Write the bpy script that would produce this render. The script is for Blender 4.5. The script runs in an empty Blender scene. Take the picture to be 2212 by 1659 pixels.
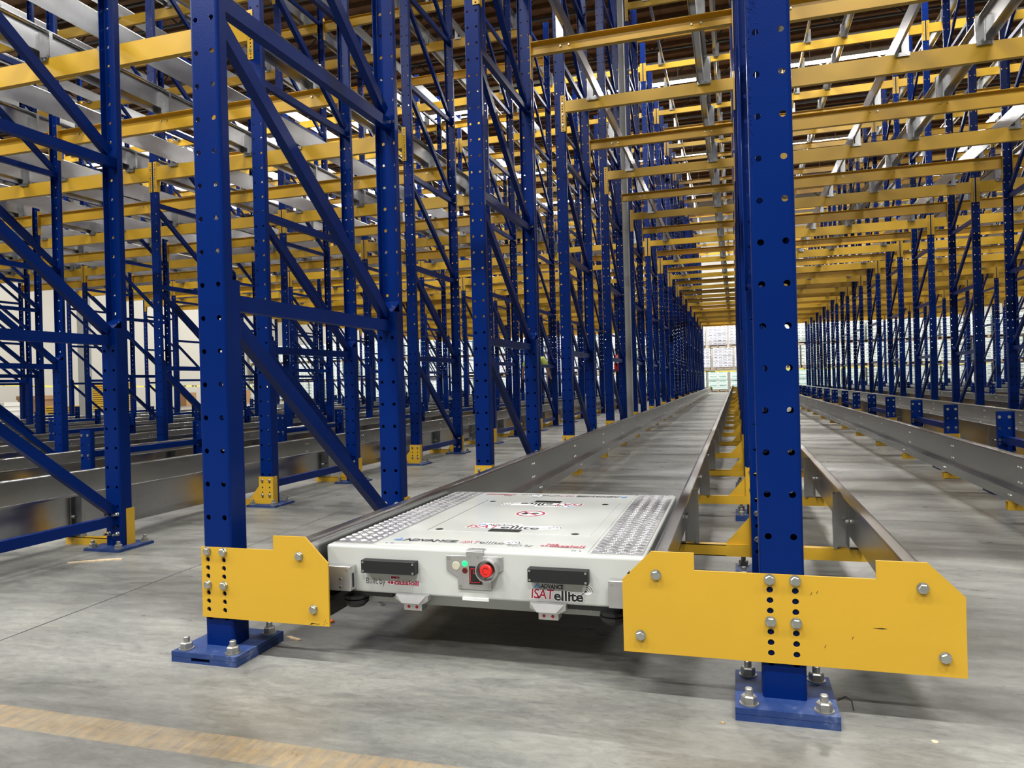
import bpy, bmesh, math, random
from mathutils import Vector, Matrix
R = math.radians
random.seed(7)
scene = bpy.context.scene
COL = scene.collection

# ---------------------------------------------------------------- camera
FPX, YAW, PIT, ROL = 1583.4, -0.29671, -0.00134, -0.02636
CAM = Vector((-0.0938, -1.8739, 0.8096))
F = Vector((math.sin(YAW)*math.cos(PIT), math.cos(YAW)*math.cos(PIT), math.sin(PIT)))
r0 = F.cross(Vector((0, 0, 1))).normalized(); u0 = r0.cross(F)
cr, sr = math.cos(ROL), math.sin(ROL)
RT = cr*r0 + sr*u0; UP = -sr*r0 + cr*u0
cd = bpy.data.cameras.new('camera'); cam = bpy.data.objects.new('camera', cd); COL.objects.link(cam)
cd.sensor_fit = 'HORIZONTAL'; cd.sensor_width = 36.0; cd.lens = FPX/2212*36.0
cd.clip_start = 0.05; cd.clip_end = 200
m = Matrix.Identity(4)
for i in range(3):
    m[i][0], m[i][1], m[i][2], m[i][3] = RT[i], UP[i], -F[i], CAM[i]
cam.matrix_world = m
scene.camera = cam
def project(x, y, z):
    d = Vector((x, y, z)) - CAM; w = d.dot(F)
    if w < 0.05: return None
    return (1106 + FPX*d.dot(RT)/w, 829.5 - FPX*d.dot(UP)/w, w)
def in_view(pts, mg=120):
    """any segment sample of the polyline pts inside the frame (with a margin)"""
    for a, b in zip(pts[:-1], pts[1:]):
        for t in range(13):
            q = project(*[a[i]+(b[i]-a[i])*t/12 for i in range(3)])
            if q and -mg < q[0] < 2212+mg and -mg < q[1] < 1659+mg: return True
    return False

# ---------------------------------------------------------------- world and exposure
w = bpy.data.worlds.new('world'); scene.world = w; w.use_nodes = True
wn = w.node_tree.nodes; wl = w.node_tree.links
wn['Background'].inputs[0].default_value = (0.93, 0.97, 1.0, 1)
wn['Background'].inputs[1].default_value = 0.18
vs = scene.view_settings
vs.view_transform = 'Standard'; vs.look = 'None'; vs.gamma = 1; vs.use_curve_mapping = False
vs.exposure = 0.0
scene.cycles.caustics_reflective = False; scene.cycles.caustics_refractive = False
LAMP_W = 340.0            # strength of the ceiling lamps' diffusers

# ---------------------------------------------------------------- tagging
def tag(o, label=None, cat=None, group=None, kind=None):
    if label: o['label'] = label
    if cat: o['category'] = cat
    if group: o['group'] = group
    if kind: o['kind'] = kind
    return o
def empty(name, loc=(0, 0, 0), label=None, cat=None, group=None):
    o = bpy.data.objects.new(name, None); COL.objects.link(o); o.location = loc
    o.empty_display_size = 0.1
    return tag(o, label, cat, group)
def put(name, mesh, parent=None, loc=(0, 0, 0), rz=0.0):
    o = bpy.data.objects.new(name, mesh); COL.objects.link(o)
    if parent: o.parent = parent
    o.location = loc; o.rotation_euler = (0, 0, rz)
    return o

# ---------------------------------------------------------------- materials
MATS = {}
def new_mat(name):
    m = bpy.data.materials.new(name); m.use_nodes = True
    MATS[name] = m
    n = m.node_tree.nodes; l = m.node_tree.links
    return m, n, l, n['Principled BSDF']
def node(n, typ, **kw):
    x = n.new(typ)
    for k, v in kw.items(): setattr(x, k, v)
    return x
def noise_to(n, l, scale, detail=3, vec=None, rough=0.5):
    t = node(n, 'ShaderNodeTexNoise'); t.inputs['Scale'].default_value = scale
    t.inputs['Detail'].default_value = detail; t.inputs['Roughness'].default_value = rough
    if vec is not None: l.new(vec, t.inputs['Vector'])
    return t
def ramp(n, l, fac, stops):
    r = node(n, 'ShaderNodeValToRGB')
    e = r.color_ramp.elements
    while len(e) < len(stops): e.new(0.5)
    for i, (p, c) in enumerate(stops):
        e[i].position = p; e[i].color = (*c, 1) if len(c) == 3 else c
    l.new(fac, r.inputs[0]); return r
def bump(n, l, h, strength, dist, b):
    k = node(n, 'ShaderNodeBump'); k.inputs['Strength'].default_value = strength
    k.inputs['Distance'].default_value = dist
    l.new(h, k.inputs['Height']); l.new(k.outputs[0], b.inputs['Normal'])
def simple(name, col, rough=0.5, metal=0.0, spec=0.5, noise=None, bmp=None, emit=None):
    m, n, l, b = new_mat(name)
    b.inputs['Base Color'].default_value = (*col, 1)
    b.inputs['Roughness'].default_value = rough; b.inputs['Metallic'].default_value = metal
    b.inputs['Specular IOR Level'].default_value = spec
    tc = node(n, 'ShaderNodeTexCoord')
    if noise:
        sc, amt = noise
        t = noise_to(n, l, sc, 4, tc.outputs['Object'])
        r = ramp(n, l, t.outputs[0], [(0.3, tuple(c*(1-amt) for c in col)), (0.7, tuple(min(1, c*(1+amt)) for c in col))])
        l.new(r.outputs[0], b.inputs['Base Color'])
    if bmp:
        t2 = noise_to(n, l, bmp[0], 2, tc.outputs['Object'])
        bump(n, l, t2.outputs[0], bmp[1], bmp[2], b)
    if emit:
        b.inputs['Emission Color'].default_value = (*emit[0], 1)
        b.inputs['Emission Strength'].default_value = emit[1]
    return m
BLUE = simple('blue_paint', (0.0, 0.015, 0.125), 0.30, 0, 0.14, (1.6, 0.12), (260, 0.12, 0.002))
BLUE_DUSTY, n, l, b = new_mat('dusty_blue_paint')
tc = node(n, 'ShaderNodeTexCoord'); t = noise_to(n, l, 14, 6, tc.outputs['Object'], 0.65)
r_ = ramp(n, l, t.outputs[0], [(0.42, (0.006, 0.030, 0.140)), (0.60, (0.022, 0.050, 0.165)), (0.80, (0.17, 0.21, 0.33))])
l.new(r_.outputs[0], b.inputs['Base Color']); b.inputs['Roughness'].default_value = 0.6
YELLOW = simple('yellow_paint', (0.60, 0.355, 0.026), 0.36, 0, 0.45, (2.2, 0.05), (200, 0.06, 0.002))
GALV, n, l, b = new_mat('galvanised_steel')
tc = node(n, 'ShaderNodeTexCoord'); mp = node(n, 'ShaderNodeMapping'); mp.inputs['Scale'].default_value = (1, 0.25, 1)
l.new(tc.outputs['Object'], mp.inputs[0])
t = noise_to(n, l, 7, 3, mp.outputs[0], 0.5); vo = node(n, 'ShaderNodeTexVoronoi'); vo.inputs['Scale'].default_value = 60
l.new(tc.outputs['Object'], vo.inputs['Vector'])
mx = node(n, 'ShaderNodeMix', data_type='RGBA'); mx.inputs[0].default_value = 0.03
r_ = ramp(n, l, t.outputs[0], [(0.3, (0.36, 0.380, 0.385)), (0.7, (0.48, 0.500, 0.50))])
l.new(r_.outputs[0], mx.inputs[6]); l.new(vo.outputs['Color'], mx.inputs[7]); l.new(mx.outputs[2], b.inputs['Base Color'])
hs = node(n, 'ShaderNodeHueSaturation'); hs.inputs['Saturation'].default_value = 0.12
l.new(mx.outputs[2], hs.inputs['Color']); l.new(hs.outputs[0], b.inputs['Base Color'])
b.inputs['Metallic'].default_value = 1.0
rr = node(n, 'ShaderNodeMapRange'); rr.inputs[3].default_value = 0.20; rr.inputs[4].default_value = 0.30
l.new(t.outputs[0], rr.inputs[0]); l.new(rr.outputs[0], b.inputs['Roughness'])
ZINC = simple('zinc_bolt', (0.62, 0.63, 0.58), 0.28, 1.0)
ANCHOR = simple('anchor_steel', (0.36, 0.36, 0.34), 0.45, 0.8, 0.5, (40, 0.3))
ALU = simple('brushed_aluminium', (0.62, 0.62, 0.61), 0.38, 0.9, 0.5, (30, 0.06))
WHITE = simple('cream_white_paint', (0.55, 0.57, 0.54), 0.22, 0, 0.5, (1.5, 0.02))
STICK = simple('sticker_white', (0.84, 0.85, 0.84), 0.4)
INK = simple('ink_black', (0.008, 0.008, 0.010), 0.4)
CRIM = simple('ink_crimson', (0.36, 0.010, 0.045), 0.4)
INKBL = simple('ink_blue', (0.05, 0.22, 0.55), 0.4)
BLK = simple('black_plastic', (0.010, 0.011, 0.012), 0.5)
RUB = simple('black_rubber', (0.012, 0.012, 0.012), 0.35)
REDP = simple('red_plastic', (0.72, 0.022, 0.018), 0.35)
DRED = simple('dark_red_lens', (0.10, 0.008, 0.006), 0.2)
GREEN = simple('green_lamp', (0.02, 0.6, 0.15), 0.3, emit=((0.01, 0.9, 0.16), 1.6))
LENS = simple('clear_lens', (0.55, 0.52, 0.40), 0.12)
REDLED = simple('red_sensor_lens', (0.55, 0.015, 0.03), 0.25)
DARK = simple('dark_gap', (0.006, 0.006, 0.006), 0.8)
CREAM = simple('cream_wall_paint', (0.50, 0.48, 0.43), 0.8, 0, 0.3, (0.6, 0.03))
CARD = simple('cardboard', (0.36, 0.21, 0.10), 0.85, 0, 0.2, (3, 0.08))
WOODP = simple('pallet_wood', (0.42, 0.30, 0.17), 0.8, 0, 0.2, (12, 0.2))
GREYCOL = simple('grey_column_paint', (0.33, 0.33, 0.31), 0.6, 0, 0.3, (3, 0.06))
TRUSS = simple('truss_paint', (0.035, 0.035, 0.038), 0.6)
PIPE = simple('white_pipe_paint', (0.70, 0.69, 0.64), 0.4)
DIFF = simple('lamp_diffuser', (0.9, 0.9, 0.9), 0.5, emit=((1.0, 0.985, 0.955), LAMP_W))
LAMPB = simple('lamp_housing', (0.75, 0.75, 0.74), 0.45)
FIRE = simple('extinguisher_red', (0.55, 0.012, 0.012), 0.3)
SKIN = simple('skin', (0.52, 0.27, 0.17), 0.55, 0, 0.4, (20, 0.06))
SHIRT = simple('hi_vis_shirt', (0.80, 0.95, 0.22), 0.85, 0, 0.2, (12, 0.06))
TROUS = simple('dark_trousers', (0.03, 0.04, 0.07), 0.85, 0, 0.2)
GLOVE = simple('dark_glove', (0.015, 0.016, 0.02), 0.75)
HAIR = simple('brown_hair', (0.06, 0.03, 0.015), 0.7)
ORANGE = simple('orange_foam', (0.85, 0.16, 0.02), 0.7)
CHIP = simple('wood_chip', (0.72, 0.55, 0.36), 0.8, noise=(60, 0.2))
TAPE, n, l, b = new_mat('caution_tape')
tc = node(n, 'ShaderNodeTexCoord'); wv = node(n, 'ShaderNodeTexNoise'); wv.inputs['Scale'].default_value = 3.0
l.new(tc.outputs['Object'], wv.inputs['Vector'])
r_ = ramp(n, l, wv.outputs[0], [(0.54, (0.85, 0.75, 0.12)), (0.57, (0.10, 0.09, 0.03))])
l.new(r_.outputs[0], b.inputs['Base Color'])
# aluminium tread plate : bars in alternating directions
TREAD, n, l, b = new_mat('tread_plate')
def mth(op, a, bb=None, c=None):
    k = node(n, 'ShaderNodeMath', operation=op)
    for i, v in enumerate((a, bb, c)):
        if v is None: continue
        if isinstance(v, (int, float)): k.inputs[i].default_value = v
        else: l.new(v, k.inputs[i])
    return k.outputs[0]
b.inputs['Base Color'].default_value = (0.64, 0.64, 0.66, 1); b.inputs['Metallic'].default_value = 1.0
b.inputs['Roughness'].default_value = 0.36
# concrete floor with a worn orange line, saw joints and stains
FLOOR, n, l, b = new_mat('polished_concrete')
tc = node(n, 'ShaderNodeTexCoord'); P = tc.outputs['Object']
mp = node(n, 'ShaderNodeMapping'); mp.inputs['Scale'].default_value = (0.55, 1.6, 1); mp.inputs['Rotation'].default_value = (0, 0, R(-20))
l.new(P, mp.inputs[0])
n1 = noise_to(n, l, 1.3, 8, mp.outputs[0], 0.62); n2 = noise_to(n, l, 7, 8, mp.outputs[0], 0.7); n3 = noise_to(n, l, 90, 3, P)
n1.inputs['Distortion'].default_value = 0.6; n2.inputs['Distortion'].default_value = 0.5
c1 = ramp(n, l, n1.outputs[0], [(0.32, (0.115, 0.116, 0.107)), (0.50, (0.225, 0.227, 0.209)), (0.68, (0.335, 0.337, 0.312))])
c2 = ramp(n, l, n2.outputs[0], [(0.24, (0.50, 0.50, 0.51)), (0.46, (0.80, 0.80, 0.80)), (0.66, (1.02, 1.01, 0.97))])
mp3 = node(n, 'ShaderNodeMapping'); mp3.inputs['Scale'].default_value = (1.0, 2.4, 1); mp3.inputs['Rotation'].default_value = (0, 0, R(12)); l.new(P, mp3.inputs[0])
n4 = noise_to(n, l, 22, 7, mp3.outputs[0], 0.75); n4.inputs['Distortion'].default_value = 0.8
c4 = ramp(n, l, n4.outputs[0], [(0.30, (0.62, 0.62, 0.62)), (0.50, (0.95, 0.95, 0.95)), (0.68, (1.20, 1.20, 1.18))])
m4 = node(n, 'ShaderNodeMix', data_type='RGBA', blend_type='MULTIPLY'); m4.inputs[0].default_value = 0.8
l.new(c1.outputs[0], m4.inputs[6]); l.new(c4.outputs[0], m4.inputs[7])
mm = node(n, 'ShaderNodeMix', data_type='RGBA', blend_type='MULTIPLY'); mm.inputs[0].default_value = 0.75
l.new(m4.outputs[2], mm.inputs[6]); l.new(c2.outputs[0], mm.inputs[7])
sp = node(n, 'ShaderNodeSeparateXYZ'); l.new(P, sp.inputs[0]); X, Y = sp.outputs[0], sp.outputs[1]
# specks of paint and grit
c3 = ramp(n, l, n3.outputs[0], [(0.74, (0, 0, 0)), (0.78, (1, 1, 1))])
ms = node(n, 'ShaderNodeMix', data_type='RGBA'); l.new(mth('MULTIPLY', c3.outputs[0], 0.35), ms.inputs[0])
l.new(mm.outputs[2], ms.inputs[6]); ms.inputs[7].default_value = (0.42, 0.42, 0.40, 1)
# orange line  Y in [-0.53,-0.43]
wob = mth('MULTIPLY', mth('SUBTRACT', n2.outputs[0], 0.5), 0.02)
dy = mth('ABSOLUTE', mth('ADD', mth('ADD', Y, 0.479), wob))
inl = mth('LESS_THAN', dy, 0.048)
mw = node(n, 'ShaderNodeMapping'); mw.inputs['Scale'].default_value = (26, 5, 1); l.new(P, mw.inputs[0])
nw = noise_to(n, l, 2.2, 8, mw.outputs[0], 0.75)
wear = ramp(n, l, nw.outputs[0], [(0.36, (0.1, 0.1, 0.1)), (0.62, (1, 1, 1))])
fade = mth('MULTIPLY', mth('SUBTRACT', -0.38, X), 2.2); fade = mth('MULTIPLY', mth('MINIMUM', mth('MAXIMUM', fade, 0), 0.85), ramp(n, l, n1.outputs[0], [(0.35, (0.45, 0.45, 0.45)), (0.6, (1, 1, 1))]).outputs[0])
mo = node(n, 'ShaderNodeMix', data_type='RGBA'); l.new(mth('MULTIPLY', mth('MULTIPLY', inl, wear.outputs[0]), fade), mo.inputs[0])
l.new(ms.outputs[2], mo.inputs[6]); mo.inputs[7].default_value = (0.46, 0.30, 0.115, 1)
# saw joints
j1 = mth('LESS_THAN', mth('ABSOLUTE', mth('ADD', mth('ADD', X, 2.452), mth('MULTIPLY', Y, 0.058))), mth('ADD', 0.0034, mth('MULTIPLY', mth('MAXIMUM', mth('SUBTRACT', n2.outputs[0], 0.55), 0), 0.01)))
j2 = mth('LESS_THAN', mth('ABSOLUTE', mth('SUBTRACT', Y, 2.57)), 0.004)
j3 = mth('LESS_THAN', mth('ABSOLUTE', mth('SUBTRACT', Y, 6.6)), 0.004)
j4 = mth('LESS_THAN', mth('ABSOLUTE', mth('SUBTRACT', X, 3.0)), 0.003)
jj = mth('MAXIMUM', mth('MAXIMUM', j1, j2), mth('MAXIMUM', j3, j4))
mj = node(n, 'ShaderNodeMix', data_type='RGBA'); l.new(mth('MULTIPLY', jj, 0.9), mj.inputs[0])
l.new(mo.outputs[2], mj.inputs[6]); mj.inputs[7].default_value = (0.02, 0.02, 0.02, 1)
l.new(mj.outputs[2], b.inputs['Base Color'])
rr = node(n, 'ShaderNodeMapRange'); rr.inputs[1].default_value = 0.3; rr.inputs[2].default_value = 0.7
rr.inputs[3].default_value = 0.24; rr.inputs[4].default_value = 0.48
l.new(n2.outputs[0], rr.inputs[0]); l.new(rr.outputs[0], b.inputs['Roughness'])
bump(n, l, n4.outputs[0], 0.10, 0.002, b)
# OSB roof deck
OSB, n, l, b = new_mat('osb_deck')
tc = node(n, 'ShaderNodeTexCoord'); t = noise_to(n, l, 3, 8, tc.outputs['Object'], 0.7)
r_ = ramp(n, l, t.outputs[0], [(0.3, (0.16, 0.082, 0.042)), (0.55, (0.27, 0.145, 0.075)), (0.75, (0.36, 0.21, 0.115))])
l.new(r_.outputs[0], b.inputs['Base Color']); b.inputs['Roughness'].default_value = 0.8
JOIST = simple('roof_joist_wood', (0.14, 0.078, 0.045), 0.8, 0, 0.2, (5, 0.25))
# shrink wrapped loads
def load_mat(name, cw, ch, ink, ink2, tint):
    m, n, l, b = new_mat(name)
    tc = node(n, 'ShaderNodeTexCoord')
    sp2 = node(n, 'ShaderNodeSeparateXYZ'); l.new(tc.outputs['Object'], sp2.inputs[0])
    def mt(op, p, q=None):
        k = node(n, 'ShaderNodeMath', operation=op)
        for i, v in enumerate((p, q)):
            if v is None: continue
            if isinstance(v, (int, float)): k.inputs[i].default_value = v
            else: l.new(v, k.inputs[i])
        return k.outputs[0]
    fz = mt('FRACT', mt('DIVIDE', sp2.outputs[2], ch)); fx = mt('FRACT', mt('DIVIDE', sp2.outputs[0], cw))
    band = mt('MULTIPLY', mt('GREATER_THAN', fz, 0.34), mt('LESS_THAN', fz, 0.66))
    inx = mt('MULTIPLY', mt('GREATER_THAN', fx, 0.14), mt('LESS_THAN', fx, 0.86))
    mp2 = node(n, 'ShaderNodeMapping'); l.new(tc.outputs['Object'], mp2.inputs[0]); mp2.inputs['Scale'].default_value = (34, 1, 50)
    t = noise_to(n, l, 1.0, 3, mp2.outputs[0], 0.6)
    word = mt('MULTIPLY', mt('MULTIPLY', band, inx), mt('GREATER_THAN', t.outputs[0], 0.46))
    line = mt('LESS_THAN', fz, 0.15)
    m1 = node(n, 'ShaderNodeMix', data_type='RGBA'); l.new(mt('MULTIPLY', line, 0.8), m1.inputs[0])
    m1.inputs[6].default_value = (*tint, 1); m1.inputs[7].default_value = (*ink2, 1)
    mx = node(n, 'ShaderNodeMix', data_type='RGBA'); l.new(mt('MULTIPLY', word, 0.85), mx.inputs[0])
    l.new(m1.outputs[2], mx.inputs[6]); mx.inputs[7].default_value = (*ink, 1)
    l.new(mx.outputs[2], b.inputs['Base Color']); b.inputs['Roughness'].default_value = 0.3
    t2 = noise_to(n, l, 14, 4, tc.outputs['Object']); bump(n, l, t2.outputs[0], 0.4, 0.02, b)
    return m
LOADB = load_mat('wrapped_cases_purple', 0.25, 0.155, (0.03, 0.03, 0.10), (0.13, 0.12, 0.33), (0.90, 0.91, 0.95))
LOADG = load_mat('wrapped_cases_green', 0.50, 0.245, (0.10, 0.46, 0.38), (0.50, 0.70, 0.66), (0.82, 0.92, 0.90))
LOADW = load_mat('wrapped_cases_grey', 0.30, 0.19, (0.06, 0.10, 0.12), (0.30, 0.38, 0.38), (0.80, 0.87, 0.85))

# ---------------------------------------------------------------- mesh builder
class MB:
    def __init__(s): s.v = []; s.f = []; s.m = []; s.mats = []; s.cur = 0
    def mat(s, m):
        if m not in s.mats: s.mats.append(m)
        s.cur = s.mats.index(m); return s
    def add(s, vs, fs):
        o = len(s.v); s.v += [tuple(q) for q in vs]
        for f in fs: s.f.append([i+o for i in f]); s.m.append(s.cur)
        return s
    def box(s, x0, x1, y0, y1, z0, z1):
        v = [(x, y, z) for x in (x0, x1) for y in (y0, y1) for z in (z0, z1)]
        return s.add(v, [(0, 1, 3, 2), (4, 6, 7, 5), (0, 4, 5, 1), (2, 3, 7, 6), (0, 2, 6, 4), (1, 5, 7, 3)])
    def prism(s, poly, ax, a, b):
        """extrude a 2-D polygon along an axis; poly in the other two axes, in x<y<z order"""
        n = len(poly)
        def P(p, t):
            if ax == 'x': return (t, p[0], p[1])
            if ax == 'y': return (p[0], t, p[1])
            return (p[0], p[1], t)
        v = [P(p, a) for p in poly] + [P(p, b) for p in poly]
        fs = [list(range(n))[::-1], list(range(n, 2*n))] + [(i, (i+1) % n, n+(i+1) % n, n+i) for i in range(n)]
        return s.add(v, fs)
    def cyl(s, c, ax, r, h, n=12, r2=None, rot=0.0):
        r2 = r if r2 is None else r2
        def P(a, rr, t):
            u, w_ = rr*math.cos(a), rr*math.sin(a)
            if ax == 'x': return (c[0]+t, c[1]+u, c[2]+w_)
            if ax == 'y': return (c[0]+u, c[1]+t, c[2]+w_)
            return (c[0]+u, c[1]+w_, c[2]+t)
        an = [2*math.pi*i/n+rot for i in range(n)]
        v = [P(a, r, 0) for a in an] + [P(a, r2, h) for a in an]
        return s.add(v, [list(range(n))[::-1], list(range(n, 2*n))] + [(i, (i+1) % n, n+(i+1) % n, n+i) for i in range(n)])
    def tube(s, c, ax, r, ri, h, n=20):
        """hollow ring"""
        def P(a, rr, t):
            u, w_ = rr*math.cos(a), rr*math.sin(a)
            if ax == 'x': return (c[0]+t, c[1]+u, c[2]+w_)
            if ax == 'y': return (c[0]+u, c[1]+t, c[2]+w_)
            return (c[0]+u, c[1]+w_, c[2]+t)
        an = [2*math.pi*i/n for i in range(n)]
        v = []
        for rr, t in ((r, 0), (r, h), (ri, h), (ri, 0)): v += [P(a, rr, t) for a in an]
        fs = []
        for k in range(4):
            for i in range(n):
                fs.append((k*n+i, k*n+(i+1) % n, ((k+1) % 4)*n+(i+1) % n, ((k+1) % 4)*n+i))
        return s.add(v, fs)
    def beam(s, p, q, w_, d, side=Vector((1, 0, 0))):
        """square bar from p to q; w_ across (perpendicular to side), d along side"""
        p, q = Vector(p), Vector(q); t = (q-p).normalized()
        side = (side - t*side.dot(t)).normalized(); n_ = t.cross(side)
        v = []
        for c in (p, q):
            for a, b_ in ((-1, -1), (1, -1), (1, 1), (-1, 1)): v.append(c + side*a*d/2 + n_*b_*w_/2)
        return s.add(v, [(3, 2, 1, 0), (4, 5, 6, 7), (0, 1, 5, 4), (1, 2, 6, 5), (2, 3, 7, 6), (3, 0, 4, 7)])
    def perf(s, xs, zs, y0, y1, x0, x1, z0, z1, r, n=8):
        """plate in XZ between y0 and y1 with holes at every (x,z); sub = hole sides"""
        xb = [x0] + [(a+b)/2 for a, b in zip(xs[:-1], xs[1:])] + [x1]
        zb = [z0] + [(a+b)/2 for a, b in zip(zs[:-1], zs[1:])] + [z1]
        for i, cx in enumerate(xs):
            for j, cz in enumerate(zs):
                a0, a1, b0, b1 = xb[i], xb[i+1], zb[j], zb[j+1]
                ring = [(a1, cz), (a1, b1), (cx, b1), (a0, b1), (a0, cz), (a0, b0), (cx, b0), (a1, b0)]
                if n == 16:
                    rg = []
                    for k in range(8):
                        p, q = ring[k], ring[(k+1) % 8]; rg += [p, ((p[0]+q[0])/2, (p[1]+q[1])/2)]
                    ring = rg
                N = len(ring)
                hole = [(cx+r*math.cos(2*math.pi*k/N), cz+r*math.sin(2*math.pi*k/N)) for k in range(N)]
                v = [(p[0], y0, p[1]) for p in ring] + [(p[0], y0, p[1]) for p in hole] + \
                    [(p[0], y1, p[1]) for p in ring] + [(p[0], y1, p[1]) for p in hole]
                fs = []
                for k in range(N):
                    k2 = (k+1) % N
                    fs += [(k, k2, N+k2, N+k), (2*N+k2, 2*N+k, 3*N+k, 3*N+k2), (N+k, N+k2, 3*N+k2, 3*N+k)]
                s.add(v, fs)
        s.box_sides(x0, x1, y0, y1, z0, z1)
        return s
    def box_sides(s, x0, x1, y0, y1, z0, z1):
        v = [(x, y, z) for x in (x0, x1) for y in (y0, y1) for z in (z0, z1)]
        return s.add(v, [(0, 1, 3, 2), (4, 6, 7, 5), (0, 2, 6, 4), (1, 5, 7, 3)])
    def bolt(s, c, d=-1, r=0.0118, h=0.009, washer=True, ax='y', n=6):
        if washer: s.cyl(c, ax, r*1.12, 0.0015*d, 14)
        k = {'x': 0, 'y': 1, 'z': 2}[ax]; c2 = list(c); c2[k] += 0.0015*d
        s.cyl(c2, ax, r, h*d*0.85, n, rot=0.3); c2[k] += h*d*0.85
        s.cyl(c2, ax, r*0.96, h*d*0.15, n, r2=r*0.78, rot=0.3)
        return s
    def off(s, dx=0, dy=0, dz=0):
        s.v = [(a+dx, b_+dy, c+dz) for a, b_, c in s.v]; return s
    def flipx(s): s.v = [(-a, b_, c) for a, b_, c in s.v]; s.f = [f[::-1] for f in s.f]; return s
    def rot180(s): s.v = [(-a, -b_, c) for a, b_, c in s.v]; return s
    def merge(s, o, dx=0, dy=0, dz=0):
        base = len(s.v); s.v += [(a+dx, b_+dy, c+dz) for a, b_, c in o.v]
        mi = []
        for m_ in o.mats:
            if m_ not in s.mats: s.mats.append(m_)
            mi.append(s.mats.index(m_))
        s.f += [[i+base for i in f] for f in o.f]; s.m += [mi[k] for k in o.m]; return s
    def mesh(s, name, smooth=False):
        me = bpy.data.meshes.new(name); me.from_pydata(s.v, [], s.f)
        for m_ in s.mats: me.materials.append(m_)
        if len(s.mats) > 1: me.polygons.foreach_set('material_index', s.m)
        bm = bmesh.new(); bm.from_mesh(me); bmesh.ops.recalc_face_normals(bm, faces=bm.faces)
        bm.to_mesh(me); bm.free()
        if smooth:
            me.polygons.foreach_set('use_smooth', [True]*len(me.polygons))
        me.update(); return me

# ================================================================ SETTING
YB, XL, XRW, ZC = 44.0, -32.0, 20.0, 11.6
def struct(name, mb_): return tag(put(name, mb_.mesh(name)), kind='structure')
struct('floor', MB().mat(FLOOR).box(XL, XRW, -22, YB, -0.2, 0))
struct('wall_back', MB().mat(CREAM).box(XL-0.2, XRW, YB, YB+0.2, 0, ZC))
struct('wall_right_light_block', MB().mat(CREAM).box(XRW, XRW+0.2, -22, YB, 0, ZC))  # out of view; added to block world light from the right
struct('wall_left', MB().mat(CREAM).box(XL-0.2, XL, -22, YB, 0, ZC))
c = MB().mat(OSB).box(XL, XRW, -22, YB, ZC, ZC+0.1)
c.mat(JOIST)
y = -21.8
while y < YB:
    c.box(XL, XRW, y-0.02, y+0.02, ZC-0.14, ZC); y += 0.61
struct('ceiling', c)

# ================================================================ RACK STRUCTURE
P_ = 0.1016; Z0 = 0.1175; CX = 0.0288; HR = 0.0080; HW = 0.0508
FD = 1.255                      # frame depth
PITCH = 2.5
NK = 15
HPOST = 7.42
L1, L2 = -1.622, -3.225
ROWS = {'R4': 9.645, 'R3': 6.43, 'R2': 3.215, 'R0': 0.0, 'L1': L1, 'L2': L2, 'L3': L2-3.22, 'L4': L2-6.44, 'L5': L2-9.66, 'L6': L2-12.88}
STUBS = {'S3': 8.0375, 'S2': 4.8225, 'S1': 1.6075, 'T1': L2-1.61, 'T2': L2-4.83, 'T3': L2-8.05, 'T4': L2-11.27}
ROWTXT = {'R0': 'row right of the shuttle', 'L1': 'row left of the shuttle', 'L2': 'second row left of the shuttle',
          'L3': 'third row left of the shuttle', 'L4': 'fourth row left of the shuttle', 'L5': 'fifth row left of the shuttle',
          'L6': 'farthest left row', 'R2': 'second tall row right of the shuttle', 'R3': 'third tall row right of the shuttle',
          'R4': 'farthest right row'}
STXT = {'S1': 'first stub row right of the shuttle', 'S2': 'second stub row right of the shuttle', 'S3': 'third stub row right of the shuttle',
        'T1': 'first stub row left of the shuttle', 'T2': 'second stub row left of the shuttle', 'T3': 'third stub row left of the shuttle',
        'T4': 'fourth stub row left of the shuttle'}
def tol(rn, k): return -0.012*min(k, 4) if rn in ('L1', 'L2') else 0.0     # the two rows beside the aisle run slightly out of true
def dz(x): return -0.09 if x < -3.2 else 0.0        # the left block hangs a little lower
ORD = ['nearest', 'second', 'third', 'fourth', 'fifth', 'sixth', 'seventh', 'eighth', 'ninth', 'tenth', 'eleventh',
       'twelfth', 'thirteenth', 'fourteenth', 'fifteenth', 'sixteenth', 'seventeenth', 'eighteenth', 'nineteenth', 'twentieth']
ORD += ['twenty'+q for q in ('first', 'second', 'third', 'fourth', 'fifth', 'sixth', 'seventh', 'eighth', 'ninth')] + ['thirtieth']
ORD += ['thirty'+q for q in ('first', 'second', 'third', 'fourth', 'fifth', 'sixth', 'seventh', 'eighth', 'ninth')] + ['fortieth']
def nth(i): return ORD[0] if i == 0 else ORD[i]+' nearest'

TH = 0.0035
def chan(H, y0, sgn, n=8, z_from=0.0):
    """a C channel post: perforated web at y0, flanges going sgn*40 mm"""
    mb = MB().mat(BLUE)
    wy0, wy1 = (y0, y0+TH*sgn)
    zs = []; z = Z0
    while z < H-0.03:
        if z > z_from: zs.append(z)
        z += P_
    rr = 0.009
    mb.perf([-CX, CX], zs, min(wy0, wy1), max(wy0, wy1), -HW+rr, HW-rr, z_from, H, HR, n)
    for sx_ in (-1, 1):
        out, inn = [], []
        for k in range(4):
            a = R(90*k/3)
            out.append((sx_*(HW-rr+rr*math.sin(a)), y0+sgn*(rr-rr*math.cos(a))))
            inn.append((sx_*(HW-rr+(rr-TH)*math.sin(a)), y0+sgn*(rr-(rr-TH)*math.cos(a))))
        poly = out + [(sx_*HW, y0+sgn*0.040), (sx_*(HW-TH), y0+sgn*0.040)] + inn[::-1]
        mb.prism(poly, 'z', z_from, H)
    return mb
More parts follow.
